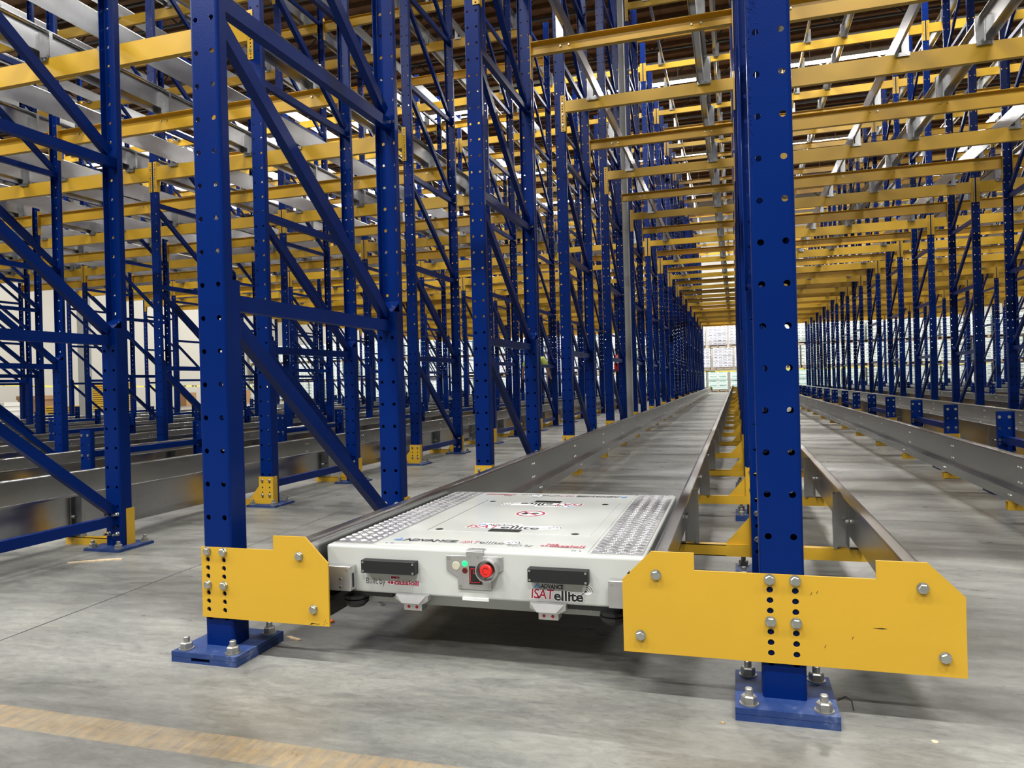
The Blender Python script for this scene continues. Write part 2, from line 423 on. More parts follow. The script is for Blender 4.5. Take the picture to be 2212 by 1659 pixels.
def reinf(H):
    mb = chan(H, 0.0795, -1, z_from=0.0)
    mb.add([(-0.034, 0.081, H-0.004), (0.034, 0.081, H-0.004), (0.046, 0.062, H+0.025), (0.040, 0.004, H+0.055), (-0.040, 0.004, H+0.055), (-0.046, 0.062, H+0.025),
            (-0.034, 0.078, H-0.008), (0.034, 0.078, H-0.008), (0.046, 0.060, H+0.020), (0.040, 0.004, H+0.050), (-0.040, 0.004, H+0.050), (-0.046, 0.060, H+0.020)],
           [(0, 1, 2, 3, 4, 5), (11, 10, 9, 8, 7, 6)] + [(i, (i+1) % 6, 6+(i+1) % 6, 6+i) for i in range(6)])
    return mb
M = {}
zb = 0.030
M['post_near'] = chan(HPOST, 0.0, 1, 16, 0.012).mesh('post')
M['post'] = chan(HPOST, 0.0, 1, 8, 0.012).mesh('post')
M['reinf'] = reinf(1.152).mesh('reinforcement')
def base_plate(thick):
    mb = MB().mat(BLUE_DUSTY)
    if thick == 2:
        return mb.box(-0.115, 0.115, -0.073, 0.161, 0.0165, 0.031).box(-0.115, 0.115, -0.073, 0.161, 0, 0.0155).box(-0.113, 0.113, -0.071, 0.159, 0.0150, 0.0170)
    if thick:
        mb.box(-0.115, 0.115, -0.073, 0.161, 0.0165, 0.031)
        # lower plate with a slot in its front and side edges
        mb.box(-0.115, -0.045, -0.073, 0.161, 0, 0.0155); mb.box(0.022, 0.115, -0.073, 0.161, 0, 0.0155)
        mb.box(-0.045, 0.022, -0.055, 0.161, 0, 0.0155); mb.box(-0.045, 0.022, -0.073, -0.055, 0, 0.005)
        mb.box(-0.1135, 0.1135, -0.071, 0.160, 0.0150, 0.0170)
    else: mb.box(-0.115, 0.115, -0.073, 0.161, 0, 0.014)
    return mb
def anchor(z):
    mb = MB().mat(ANCHOR); mb.cyl((0, 0, z), 'z', 0.0225, 0.003, 18)
    mb.cyl((0, 0, z+0.003), 'z', 0.0185, 0.016, 6); mb.cyl((0, 0, z+0.019), 'z', 0.0185, 0.003, 6, r2=0.015)
    mb.cyl((0, 0, z+0.022), 'z', 0.0095, 0.014, 12); mb.cyl((0, 0, z+0.036), 'z', 0.0095, 0.002, 12, r2=0.0075)
    return mb
M['plate3'] = base_plate(2).mesh('base_plate'); M['plate2'] = base_plate(True).mesh('base_plate'); M['plate1'] = base_plate(False).mesh('base_plate')
M['anchor2'] = anchor(0.031).mesh('anchor_bolt'); M['anchor1'] = anchor(0.014).mesh('anchor_bolt')
# bracing
BY0, BY1 = 0.040, FD-0.040
LV = [0.145] + [0.145 + 0.942*i for i in range(1, 8)]
def hbrace(i):
    y0, y1 = (0.079, FD-0.079) if i < 2 else (0.010, FD-0.010)
    return MB().mat(BLUE).box(-0.019, 0.019, y0, y1, LV[i]-0.025, LV[i]+0.025)
def dbrace(i):
    z1 = LV[i+1]-0.050; z0 = LV[i]+0.050
    ya = 0.085 if i == 0 else (0.045); yb = FD-0.085 if i < 1 else FD-0.050
    if i == 1: yb = FD-0.090
    return MB().mat(BLUE).beam((0, ya, z1), (0, yb, z0), 0.050, 0.034)
for i in range(8): M['h%d' % i] = hbrace(i).mesh('horizontal_brace')
for i in range(7): M['d%d' % i] = dbrace(i).mesh('diagonal_brace')
allb = MB()
for i in range(8): allb.merge(hbrace(i))
for i in range(7): allb.merge(dbrace(i))
M['bracing'] = allb.mesh('bracing')

def build_frame(x, y, label, lod, first=False):
    t = empty('upright_frame', (x, y, 0), label, 'rack frame', 'tall blue upright frames of the rack')
    pm = M['post_near'] if lod == 0 and y < 3 else M['post']
    for s, oy, rz in ((0, 0.0, 0.0), (1, FD, math.pi)):
        put('post', pm, t, (0, oy, 0), rz)
        put('reinforcement', M['reinf'], t, (0, oy, 0), rz)
        bp = put('base_plate', M['plate3' if abs(x) < 0.1 else 'plate2' if first else 'plate1'], t, (0, oy, 0), rz)
        if lod == 0:
            for ax_ in (-0.083, 0.083):
                for ay in (-0.045, 0.132):
                    put('anchor_bolt', M['anchor2' if first or (x > -0.1 and x < 0.1) else 'anchor1'], bp, (ax_, ay, 0))
    if lod <= 1:
        for i in range(8): put('horizontal_brace', M['h%d' % i], t)
        for i in range(7): put('diagonal_brace', M['d%d' % i], t)
    else: put('bracing', M['bracing'], t)
    return t
def stub_post(n=8):
    mb = chan(0.535, 0.0, 1, n, 0.012)
    mb.mat(ZINC)
    for zz in (0.497, 0.345, 0.155):
        for sx_ in (-CX, CX): mb.cyl((sx_, -0.005, zz), 'y', 0.0105, 0.012, 8)
    return mb
M['stub'] = stub_post().mesh('post')
M['stubbrace'] = MB().mat(BLUE).box(-0.019, 0.019, 0.006, FD-0.006, 0.325, 0.372).mesh('horizontal_brace')
def build_stub(x, y, label, lod):
    t = empty('stub_frame', (x, y, 0), label, 'rack frame', 'short blue stub frames between the tall ones')
    for oy, rz in ((0.0, 0.0), (FD, math.pi)):
        put('post', M['stub'], t, (0, oy, 0), rz)
        bp = put('base_plate', M['plate1'], t, (0, oy, 0), rz)
        if lod == 0:
            for ax_ in (-0.083, 0.083):
                for ay in (-0.045, 0.132): put('anchor_bolt', M['anchor1'], bp, (ax_, ay, 0))
    put('horizontal_brace', M['stubbrace'], t)
    return t
def depth(x, y): return (Vector((x, y, 1))-CAM).dot(F)
FRAMES = {}
for rn, x in ROWS.items():
    ks = [k for k in range(NK) if in_view([(x, PITCH*k, 0), (x, PITCH*k, HPOST)]) or in_view([(x, PITCH*k+FD, 0), (x, PITCH*k+FD, HPOST)])]
    FRAMES[rn] = ks
    for i, k in enumerate(ks):
        d = depth(x, PITCH*k); lod = 0 if d < 9 else 1 if d < 22 else 2
        build_frame(x+tol(rn, k), PITCH*k, 'tall blue upright frame, %s in the %s' % (nth(i), ROWTXT[rn]), lod, first=(k == 0 and rn in ('L1', 'R0')))
for rn, x in STUBS.items():
    ks = [k for k in range(NK) if in_view([(x, PITCH*k, 0), (x, PITCH*k, 0.53)]) or in_view([(x, PITCH*k+FD, 0), (x, PITCH*k+FD, 0.53)])]
    FRAMES[rn] = ks
    for i, k in enumerate(ks):
        build_stub(x, PITCH*k, 'short blue stub frame, %s in the %s' % (nth(i), STXT[rn]), 0 if depth(x, PITCH*k) < 8 else 1)

# ---- big yellow end plates on the front posts
def end_plate(both):
    mb = MB().mat(YELLOW)
    y0, y1 = -0.0085, -0.0025
    zs = [0.1429+0.0254*k for k in range(8)]
    mb.perf([-CX, CX], zs, y0, y1, -0.052, 0.060, 0.119, 0.333, 0.0078, 16)
    right = [(0.060, 0.119), (0.387, 0.119), (0.387, 0.302), (0.312, 0.376), (0.205, 0.376), (0.205, 0.333), (0.060, 0.333)]
    mb.prism(right, 'y', y0, y1)
    if both:
        left = [(-0.052, 0.333), (-0.205, 0.333), (-0.205, 0.376), (-0.310, 0.376), (-0.384, 0.302), (-0.384, 0.119), (-0.052, 0.119)]
        mb.prism(left, 'y', y0, y1)
    return mb
hex_ = MB().mat(ZINC).bolt((0, 0, 0)).mesh('hex_bolt')
def bolts(par, pts, y=-0.0085, name='hex_bolt'):
    for (bx, bz) in pts:
        o = put(name, hex_, par, (bx, y, bz)); o.rotation_euler = (0, random.uniform(0, 1), 0)
# small blisters of weld spatter under the paint of the front right post
sb = MB().mat(BLUE)
for i in range(420):
    if i < 190: px_, pz_ = random.gauss(-0.034, 0.007), random.gauss(2.015-0.0, 0.055)
    elif i < 250: px_, pz_ = random.gauss(-0.034, 0.005), random.gauss(1.70, 0.03)
    else: px_, pz_ = random.gauss(-0.0445, 0.002), random.uniform(1.30, 2.1)
    if not -0.0495 < px_ < -0.012: continue
    q = random.uniform(0.0008, 0.0018)
    sb.add([(px_, -q*0.9, pz_), (px_-q, 0.0, pz_), (px_, 0.0, pz_-q), (px_+q, 0.0, pz_), (px_, 0.0, pz_+q)], [(0, 1, 2), (0, 2, 3), (0, 3, 4), (0, 4, 1)])
fr0 = [o for o in COL.objects if o.name.startswith('upright_frame') and abs(o.location.x) < 0.01 and abs(o.location.y) < 0.01][0]
put('weld_spatter', sb.mesh('weld_spatter'), fr0)
for nm, x, both, lab in (('rail_end_plate', L1, False, 'yellow notched end plate bolted to the front left blue post'),
                         ('rail_end_plate', 0.0, True, 'wide yellow end plate bolted across the front right blue post')):
    t = empty(nm, (x, 0, 0.119), lab, 'bracket plate')
    o = put('plate', end_plate(both).mesh('plate'), t, (0, 0, -0.119))
    pts = [(-CX, 0.3207), (CX, 0.3207), (-CX, 0.2191), (CX, 0.2191), (0.293, 0.320), (0.337, 0.167)]
    if both: pts = [(-CX, 0.3207), (CX, 0.3207), (-CX, 0.2191), (CX, 0.2191), (0.301, 0.318), (0.343, 0.163), (-0.299, 0.318), (-0.341, 0.163)]
    bolts(t, [(a, z-0.119) for a, z in pts])
    # scuff marks on the paint
    sc = MB().mat(DARK)
    if both:
        sc.prism([(0.195, 0.219), (0.215, 0.2205), (0.226, 0.2195), (0.215, 0.218)], 'y', -0.0088, -0.0084)
        sc.prism([(-0.372, 0.317), (-0.366, 0.323), (-0.3635, 0.3255), (-0.365, 0.319), (-0.369, 0.316)], 'y', -0.0088, -0.0084)
        for a, z in ((0.075, 0.292), (0.062, 0.288), (0.15, 0.19), (0.09, 0.165)):
            sc.prism([(a, z), (a+0.0012, z), (a+0.004, z+0.007), (a+0.003, z+0.007)], 'y', -0.0088, -0.0084)
    else:
        sc.prism([(0.322, 0.1205), (0.328, 0.1265), (0.337, 0.1262), (0.35, 0.1245), (0.357, 0.1272), (0.352, 0.1232), (0.335, 0.1243), (0.327, 0.1215)], 'y', -0.0088, -0.0084)
        for a, z in ((0.37, 0.130), (0.374, 0.135), (0.378, 0.128), (0.368, 0.124)):
            sc.box(a, a+0.002, -0.0088, -0.0084, z, z+0.0018)
    put('scuff_mark', sc.mesh('scuff_mark'), t, (0, 0, -0.119))

# ---- foot brackets (yellow perforated plate wrapped on the post, with gusset and tube arm)
def foot(side, bolts_on=True):
    """for a front post; side +1 -> arm to +x"""
    mb = MB().mat(YELLOW)
    mb.perf([-CX, CX], [0.150, 0.184, 0.218, 0.252], -0.0065, -0.0005, -HW-0.004, HW+0.001, 0.085, 0.294, 0.0065, 8)
    s = side
    xa, xb = sorted((s*(-HW-0.006), s*(-HW-0.0008))); mb.box(xa, xb, -0.006, 0.046, 0.085, 0.294)
    xa, xb = sorted((s*(HW+0.0008), s*(HW+0.006))); mb.box(xa, xb, -0.006, 0.046, 0.085, 0.294)
    # arm: hollow rectangular tube with an open end
    x1 = s*(HW+0.006); x2 = s*0.372
    a, b_ = sorted((x1, x2)); w3 = 0.0035; ya, yb_, za, zt = -0.006, 0.036, 0.084, 0.130
    mb.box(a, b_, ya, ya+w3, za, zt); mb.box(a, b_, yb_-w3, yb_, za, zt)
    mb.box(a, b_, ya, yb_, za, za+w3); mb.box(a, b_, ya, yb_, zt-w3, zt)
    mb.prism([(x1, zt), (s*0.150, zt), (x1, 0.240)], 'y', 0.010, 0.015)
    return mb
def foot_bolts(back=False):
    mb = MB().mat(ZINC)
    for sx_ in (-CX, CX):
        for z in (0.184-0.0, 0.268):
            pass
    for sx_ in (-CX, CX):
        for z in (0.167, 0.269): mb.bolt((sx_, -0.0065, z), -1, 0.009, 0.008)
    mb2 = MB().mat(ZINC)
    return mb
M['foot+'] = foot(1).mesh('bracket_plate'); M['foot-'] = foot(-1).mesh('bracket_plate')
M['foot_bolts'] = foot_bolts().mesh('hex_bolts')
M['stud'] = MB().mat(ZINC).bolt((0, 0, 0), -1, 0.0105, 0.012).cyl((0, -0.012, 0), 'y', 0.006, -0.022, 10).mesh('hex_bolt')
M['one_bolt'] = MB().mat(ZINC).bolt((0, 0, 0), -1, 0.009, 0.008).mesh('hex_bolt')
FARMS = {'R0': (-1, 1), 'L1': (1,), 'L2': (-1,), 'S1': (-1, 1), 'T1': (-1, 1), 'R2': (-1, 1), 'L3': (-1, 1), 'T2': (-1, 1), 'S2': (-1, 1)}
ALLX = dict(ROWS); ALLX.update(STUBS)
ntx = dict(ROWTXT); ntx.update(STXT)
for rn, sides in FARMS.items():
    x = ALLX[rn]
    for s in sides:
        cnt = 0
        for k in FRAMES[rn]:
            for rear in (0, 1):
                if k == 0 and not rear and rn in ('L1', 'R0'): continue
                y = PITCH*k + (FD if rear else 0)
                if not in_view([(x, y, 0.1), (x+s*0.37, y, 0.1)], 60): continue
                if depth(x, y) > 32: continue
                lab = 'yellow rail bracket, %s, %s side of %s' % (nth(cnt), 'right' if s > 0 else 'left', ntx[rn])
                t = empty('rail_bracket', (x+tol(rn, k), y, 0.0+dz(x)), lab, 'bracket', 'yellow gusseted rail brackets at the post feet')
                cnt += 1
                if rear:
                    put('arm_and_plate', M['foot-' if s > 0 else 'foot+'], t, (0, 0, 0), math.pi)
                    if depth(x, y) < 9:
                        for bx in (-CX, CX):
                            for bz in (0.167, 0.269):
                                q = put('hex_bolt', M['stud'], t, (bx, -0.0800, bz))
                else:
                    put('arm_and_plate', M['foot+' if s > 0 else 'foot-'], t)
                    if depth(x, y) < 9 and rn[0] != 'S' and rn[0] != 'T':
                        for bx in (-CX, CX):
                            for bz in (0.167, 0.269): put('hex_bolt', M['one_bolt'], t, (bx, -0.0065, bz))

# ---- galvanised rails.  Profile: web at x=0, ledge to +x, top flange to -x
YE = PITCH*(NK-1)+FD+0.03
def rail_profile(side):
    t_ = 0.0032
    pts = [(-0.038, 0.352), (-0.038, 0.362)] + [(-0.011+0.011*math.sin(R(15*k)), 0.351+0.011*math.cos(R(15*k))) for k in range(7)] + [(0.0, 0.187), (0.047, 0.187), (0.047, 0.133),
           (0.047-t_, 0.133), (0.047-t_, 0.187-t_), (-t_, 0.187-t_), (-t_, 0.351), (-0.011, 0.362-t_), (-0.038+t_, 0.362-t_), (-0.038+t_, 0.352)]
    return [(side*a, z) for a, z in pts]
def floor_clip(side, z0=0.131):
    """galvanised stiffener plate standing on the arm, outside the web"""
    mb = MB().mat(GALV); s = -side
    def bx(a, b_, y0, y1, za, zb_): a, b_ = sorted((a, b_)); mb.box(a, b_, y0, y1, za, zb_)
    bx(s*0.004, s*0.056, -0.0015, 0.0015, z0, 0.350)          # cross plate
    bx(s*0.0035, s*0.0065, -0.045, 0.045, z0+0.005, 0.345)     # plate on the web
    bx(s*0.056, s*0.059, -0.024, 0.0015, z0, 0.344)            # folded edge
    bx(s*0.046, s*0.059, -0.026, -0.0235, z0, 0.344)
    mb.mat(ZINC)
    for z in (0.235, 0.225): pass
    mb.cyl((s*0.0065, -0.028, 0.24), 'x', 0.008, s*0.010, 6)
    mb.cyl((0.0, -0.02, 0.305), 'x', 0.006, side*0.003, 8); mb.cyl((0.0, 0.02, 0.305), 'x', 0.006, side*0.003, 8)
    mb.cyl((0.0, -0.02, 0.225), 'x', 0.006, side*0.003, 8); mb.cyl((0.0, 0.02, 0.225), 'x', 0.006, side*0.003, 8)
    mb.cyl((side*0.047, -0.015, 0.160), 'x', 0.007, side*0.004, 8); mb.cyl((side*0.047, 0.015, 0.160), 'x', 0.007, side*0.004, 8)
    return mb
def hang_clip(side):
    """saddle of an upper rail: trapezoid plate beside the web and a hook over the beam face"""
    mb = MB().mat(GALV); s = -side
    mb.prism([(s*0.004, 0.131), (s*0.070, 0.131), (s*0.070, 0.345), (s*0.050, 0.352), (s*0.004, 0.352)], 'y', 0.0, 0.003)
    def bx(a, b_, y0, y1, za, zb_): a, b_ = sorted((a, b_)); mb.box(a, b_, y0, y1, za, zb_)
    bx(s*0.067, s*0.070, 0.0, 0.030, 0.131, 0.340)
    bx(-s*0.050, s*0.070, -0.020, 0.035, 0.129, 0.132)
    bx(s*0.0035, s*0.0065, -0.03, 0.05, 0.137, 0.345)
    return mb
def hook(side):
    mb = MB().mat(GALV); s = -side
    a, b_ = sorted((-s*0.050, s*0.070)); mb.box(a, b_, -0.0235, -0.0205, 0.100, 0.132)
    mb.mat(ZINC)
    for q in (-0.02, 0.04): mb.cyl((s*q, -0.0235, 0.115), 'y', 0.006, -0.004, 8)
    return mb
clipF = {1: floor_clip(1), -1: floor_clip(-1)}
clipU = {s: MB().merge(hang_clip(s)).merge(hook(s)) for s in (1, -1)}
def rear_bolts(side):
    mb = MB().mat(ZINC)
    for q in (-0.034, 0.034): mb.cyl((-side*0.002+q, 0.0115, 0.080), 'y', 0.0075, -0.012, 6)
    return mb
clipR = {s: MB().merge(hang_clip(s)).merge(rear_bolts(s)) for s in (1, -1)}
railM = {}
for s in (1, -1):
    railM[s] = MB().mat(GALV).prism(rail_profile(s), 'y', 0.0, YE)
    M['rail%d' % s] = railM[s].mesh('rail_channel')
    M['srail%d' % s] = MB().mat(GALV).prism(rail_profile(s), 'y', 0.0, YE-PITCH*5).mesh('rail_channel')
    M['cf%d' % s] = clipF[s].mesh('rail_bracket'); M['cu%d' % s] = clipU[s].mesh('rail_saddle'); M['cr%d' % s] = clipR[s].mesh('rail_saddle')
    for nm, fc, rc in (('f', clipF[s], clipF[s]), ('u', clipU[s], clipR[s])):
        full = MB().merge(railM[s])
        for k in range(NK):
            full.merge(fc, 0, PITCH*k+(0.012 if nm == 'f' else 0.0), 0); full.merge(rc, 0, PITCH*k+FD-(0.012 if nm == 'f' else 0.01), 0)
        M['full%s%d' % (nm, s)] = full.mesh('rail_channel')
XS = sorted(list(ROWS.values()) + list(STUBS.values()))
def lanes(level):
    for a, b_ in zip(XS[:-1], XS[1:]):
        if level == 0 and abs(a-L2) < 0.01: continue
        yield a, b_
def lane_name(a, b_):
    mid = (a+b_)/2
    if -1.6 < mid < 0: return 'the shuttle lane'
    rs = [p for p in XS if p >= 0]; ls = [p for p in XS[::-1] if p <= L1+0.01]
    if mid > 0: return 'the %s lane right of the shuttle' % ('first second third fourth fifth sixth'.split()[rs.index(a)])
    return 'the %s bay left of the shuttle' % ('first second third fourth fifth sixth seventh eighth ninth tenth'.split()[ls.index(b_)])
LVZ = [0.0, 3.360, 6.745]
LVT = ['floor', 'lower upper-level', 'top-level']
for lv in range(3):
    for a, b_ in lanes(lv):
        for s, wx in ((1, a+0.313), (-1, b_-0.313)):
            z = LVZ[lv]+dz((a+b_)/2)
            if not in_view([(wx, 0, z+0.3), (wx, YE, z+0.3)], 20): continue
            gap = abs(a-L2) < 0.01
            nm = 'floor_rail' if lv == 0 else 'overhead_rail'
            lab = 'galvanised %s rail on the %s side of %s' % (('floor', 'first-level overhead', 'top-level overhead')[lv], 'left' if s > 0 else 'right', lane_name(a, b_))
            t = empty(nm, (wx, 0, z), lab, 'rail', 'galvanised rails of the rack lanes')
            if gap: t.location.y = PITCH*5
            near = (a+b_)/2 > -5.5 and (a+b_)/2 < 3.5 and lv < 2
            if near:
                put('rail_channel', M['srail%d' % s] if gap else M['rail%d' % s], t)
                for k in range(NK-5 if gap else NK):
                    for rear in (0, 1):
                        y = PITCH*k+(FD if rear else 0)
                        if lv == 0:
                            if y == 0: continue
                            put('rail_bracket', M['cf%d' % s], t, (0, y+(-0.012 if rear else 0.012), 0))
                        else:
                            put('rail_saddle', M['cr%d' % s] if rear else M['cu%d' % s], t, (0, y-(0.01 if rear else 0.0), 0))
            else:
                put('rail_channel', M['full%s%d' % ('f' if lv == 0 else 'u', s)], t)

# ---- cross beams
BEAMC = {}
def beam_mesh(span, h, rear, part):
    key = (round(span, 3), h, rear, part)
    if key in BEAMC: return BEAMC[key]
    L = span-2*HW-0.002; x0 = HW+0.001; x1 = x0+L
    bd = 0.048; t_ = 0.004; lip = 0.012
    ch = MB().mat(YELLOW)
    # front beam : web at y=-0.005 facing the viewer ; rear beam: web at the back
    if not rear:
        pr = [(-0.0055, 0), (-0.0055, h), (-0.0055+bd, h), (-0.0055+bd, h-t_), (-0.0055+t_, h-t_), (-0.0055+t_, t_), (-0.0055+bd, t_), (-0.0055+bd, 0)]
    else:
        pr = [(0.0055, 0), (0.0055, h), (0.0055-bd, h), (0.0055-bd, h-t_), (0.0055-t_, h-t_), (0.0055-t_, t_), (0.0055-bd, t_), (0.0055-bd, 0)]
    ch.prism([(a, z-h) for a, z in pr], 'x', x0, x1)
    sg = 1 if rear else -1
    def conn(xc, hx, dirx):
        c_ = MB().mat(YELLOW)
        zs = [-0.278+0.0254*k for k in range(13)]
        y0, y1 = sorted((sg*0.0008, sg*0.0065))
        xs0, xs1 = sorted((xc+dirx*0.010, xc+dirx*(HW-0.001)))
        c_.perf([hx], zs, y0, y1, xs0, xs1, -0.290, 0.055, 0.0062, 8)
        xa, xb = sorted((xc+dirx*(HW+0.001), xc+dirx*(HW+0.006))); ya, yb2 = sorted((sg*0.0065, -sg*0.045))
        c_.box(xa, xb, ya, yb2, -0.290, 0.055); return c_
    cl = conn(0.0, 0.030, 1); crr = conn(span, span-0.030, -1)
    if part == 'beam': mb = ch
    elif part == 'cl': mb = cl
    elif part == 'cr': mb = crr
    elif part == 'bl':
        mb = MB().mat(ZINC)
        for z in (-0.278+0.0254*2, -0.278+0.0254*6, -0.278+0.0254*10): mb.bolt((CX*0.9, sg*0.0065, z), sg, 0.0085, 0.007, False)
        for z in (-0.278+0.0254*2, -0.278+0.0254*6, -0.278+0.0254*10): mb.bolt((span-CX*0.9, sg*0.0065, z), sg, 0.0085, 0.007, False)
    else: mb = MB().merge(ch).merge(cl).merge(crr)
    BEAMC[key] = mb.mesh('load_beam' if part in ('beam', 'all') else 'connector'); BEAMC[key, 'mb'] = mb
    return BEAMC[key]
rx = sorted(ROWS.values())
inv = {v: k for k, v in ROWS.items()}
BAYTXT = {'L1': 'over the shuttle lane', 'L2': 'over bay left of shuttle lane', 'R0': 'over first bay right of shuttle lane',
          'R2': 'over second bay right', 'R3': 'over third bay right', 'L3': 'over second bay left of shuttle lane',
          'L4': 'over third bay left', 'L5': 'over fourth bay left', 'L6': 'over farthest left bay'}
cand = []
for a, b_ in zip(rx[:-1], rx[1:]):
    h = 0.155 if b_-a > 2 else 0.105
    for lv in (1, 2):
        zt = (3.490, 6.875)[lv-1]+dz((a+b_)/2)
        for rear in (0, 1):
            cnt = 0
            for k in range(NK):
                y = PITCH*k+(FD if rear else 0)
                vis = in_view([(a, y, zt), (b_, y, zt)], 10)
                if abs(a-L2) < 0.01 and k < 5: continue
                if not vis and not (lv == 1 and k < 2 and a > -4 and b_ < 4): continue
                cand.append((depth((a+b_)/2, y) if vis else 99, a+tol(inv[a], k), b_+tol(inv[b_], k), y, zt, h, rear, lv, cnt, vis)); cnt += 1 if vis else 0
cand.sort(key=lambda q: q[0])
bulk = MB(); nb = 0
for q in cand:
    d, a, b_, y, zt, h, rear, lv, cnt, vis = q
    span = b_-a
    if nb < 300 and vis:
        nb += 1
        lab = 'yellow %s-level beam %s, %s %s' % ('lower' if lv == 1 else 'upper', BAYTXT[inv[min(rx, key=lambda v: abs(v-a))]], nth(cnt), 'open channel' if rear else 'flat face')
        grp = 'yellow cross beams of the rack'
        if d < 20:
            t = empty('cross_beam', (a, y, zt), lab, 'beam', grp)
            put('beam', beam_mesh(span, h, rear, 'beam'), t)
            put('connector', beam_mesh(span, h, rear, 'cl'), t); put('connector', beam_mesh(span, h, rear, 'cr'), t)
            if d < 9:
                beam_mesh(span, h, rear, 'bl')
                for zz in (-0.278+0.0254*2, -0.278+0.0254*6, -0.278+0.0254*10):
                    for xx in (0.030, span-0.030):
                        o = put('hex_bolt', M['one_bolt'], t, (xx, (0.0065 if rear else -0.0065), zz), math.pi if rear else 0)
        else:
            o = put('cross_beam', beam_mesh(span, h, rear, 'all'), None, (a, y, zt)); tag(o, lab, 'beam', grp)
    else:
        beam_mesh(span, h, rear, 'all'); bulk.merge(BEAMC[(round(span, 3), h, rear, 'all'), 'mb'], a, y, zt)
if bulk.v:
    tag(put('cross_beam_field', bulk.mesh('cross_beam_field')), 'remaining yellow cross beams deep in the rack', 'beams', None, 'stuff')

# ================================================================ SHUTTLE
SX, SY = -0.815, 0.085
sh = empty('pallet_shuttle', (SX, SY, 0.187), 'low white pallet shuttle with tread plates resting between the floor rails', 'shuttle')
def sp_(name, mb, lab=None, smooth=False, parent=None, bev=0):
    mb.off(-SX, -SY, -0.187)
    o = put(name, mb.mesh(name, smooth), parent or sh)
    if lab: o['label'] = lab
    if bev:
        bv = o.modifiers.new('bevel', 'BEVEL'); bv.width = bev; bv.segments = 3; bv.limit_method = 'ANGLE'
    return o
X0, X1, Y0, Y1, ZT, ZBm = -1.295, -0.337, 0.085, 1.155, 0.335, 0.197
sp_('body', MB().mat(WHITE).box(X0, X1, Y0, Y1, ZBm, ZT), 'cream white shuttle body', bev=0.007)
sp_('deck_panel', MB().mat(WHITE).box(-1.140, -0.497, 0.119, 1.140, ZT-0.001, ZT+0.0022), bev=0.001)
dk = sp_('access_cover', MB().mat(WHITE).box(-1.066, -0.531, 0.326, 0.934, ZT+0.0020, ZT+0.0034), bev=0.0008)
sp_('seam_line', MB().mat(DARK).box(-1.0675, -1.0655, 0.326, 0.934, ZT+0.0022, ZT+0.0036), parent=None)
for xa, xb in ((-1.281, -1.156), (-0.486, -0.347)):
    tr = MB().mat(TREAD).box(xa, xb, 0.113, 1.148, ZT-0.001, ZT+0.0030)
    cs = 0.0262; nn = int(1.2/cs)
    for i in range(-nn, nn):
        for j in range(-nn, nn):
            u_, v_ = (i+0.5)*cs, (j+0.5)*cs
            cx_, cy_ = (u_-v_)*0.7071+(xa+xb)/2, (u_+v_)*0.7071+0.63
            if not (xa+0.004 < cx_ < xb-0.004 and 0.118 < cy_ < 1.143): continue
            for q in (-1, 0, 1):
                if (i+j) % 2: du, dv, pu, pv = 1, 0, 0, q*cs*0.30
                else: du, dv, pu, pv = 0, 1, q*cs*0.30, 0
                hl, hw = cs*0.43, cs*0.085
                cor = [(-hl, 0), (-hl*0.55, -hw), (hl*0.55, -hw), (hl, 0), (hl*0.55, hw), (-hl*0.55, hw)]
                def W(a, b_, z):
                    uu, vv = u_+pu+a*du-b_*dv, v_+pv+a*dv+b_*du
                    return (min(max((uu-vv)*0.7071+(xa+xb)/2, xa), xb), min(max((uu+vv)*0.7071+0.63, 0.113), 1.148), z)
                zt0, zt1 = ZT+0.0030, ZT+0.0046
                vsx = [W(a, b_, zt0-0.0002) for a, b_ in cor] + [W(a*0.72, b_*0.35, zt1) for a, b_ in cor]
                tr.add(vsx, [(6, 7, 8, 9, 10, 11)] + [(k, (k+1) % 6, 6+(k+1) % 6, 6+k) for k in range(6)])
    sp_('tread_plate', tr, 'aluminium tread plate')
for cx_, cy_ in ((-1.033, 0.345), (-1.036, 0.904), (-0.580, 0.341), (-0.581, 0.890)):
    sp_('fixing_hole', MB().mat(DARK).cyl((cx_, cy_, ZT+0.0030), 'z', 0.0125, 0.0009, 20))
for cy_ in (0.340, 0.905):
    o = sp_('handle_slot', MB().mat(DARK).box(-0.860, -0.764, cy_, cy_+0.032, ZT+0.0030, ZT+0.0042))
    sp_('slot_rim', MB().mat(BLK).box(-0.862, -0.762, cy_-0.003, cy_, ZT+0.0028, ZT+0.0048).box(-0.862, -0.762, cy_+0.032, cy_+0.035, ZT+0.0028, ZT+0.0048)
        .box(-0.864, -0.860, cy_-0.003, cy_+0.035, ZT+0.0028, ZT+0.0048).box(-0.764, -0.760, cy_-0.003, cy_+0.035, ZT+0.0028, ZT+0.0048))
for cx_ in (-1.115, -1.10, -1.093, -0.52, -0.535, -0.542):
    sp_('deck_screw', MB().mat(BLK).cyl((cx_, 0.128 if abs(cx_+0.8) > 0.29 else 0.125, ZT+0.002), 'z', 0.003, 0.0009, 8))
sp_('lower_skirt', MB().mat(WHITE).box(-1.20, -0.44, 0.125, 1.12, 0.160, 0.198))
sp_('label_plate', MB().mat(STICK).box(-0.856, -0.777, 0.080, 0.086, 0.194, 0.202))
# black sensor boxes
for xa, xb in ((-1.165, -0.993), (-0.655, -0.487)):
    o = sp_('light_barrier_box', MB().mat(BLK).box(xa, xb, 0.058, 0.0855, 0.262, 0.2995), 'black rectangular sensor box', bev=0.0015)
    for sx_ in (xa+0.006, xb-0.006):
        for z in (0.268, 0.2935): sp_('screw', MB().mat(ZINC).cyl((sx_, 0.058, z), 'y', 0.0034, -0.0012, 10), parent=None)
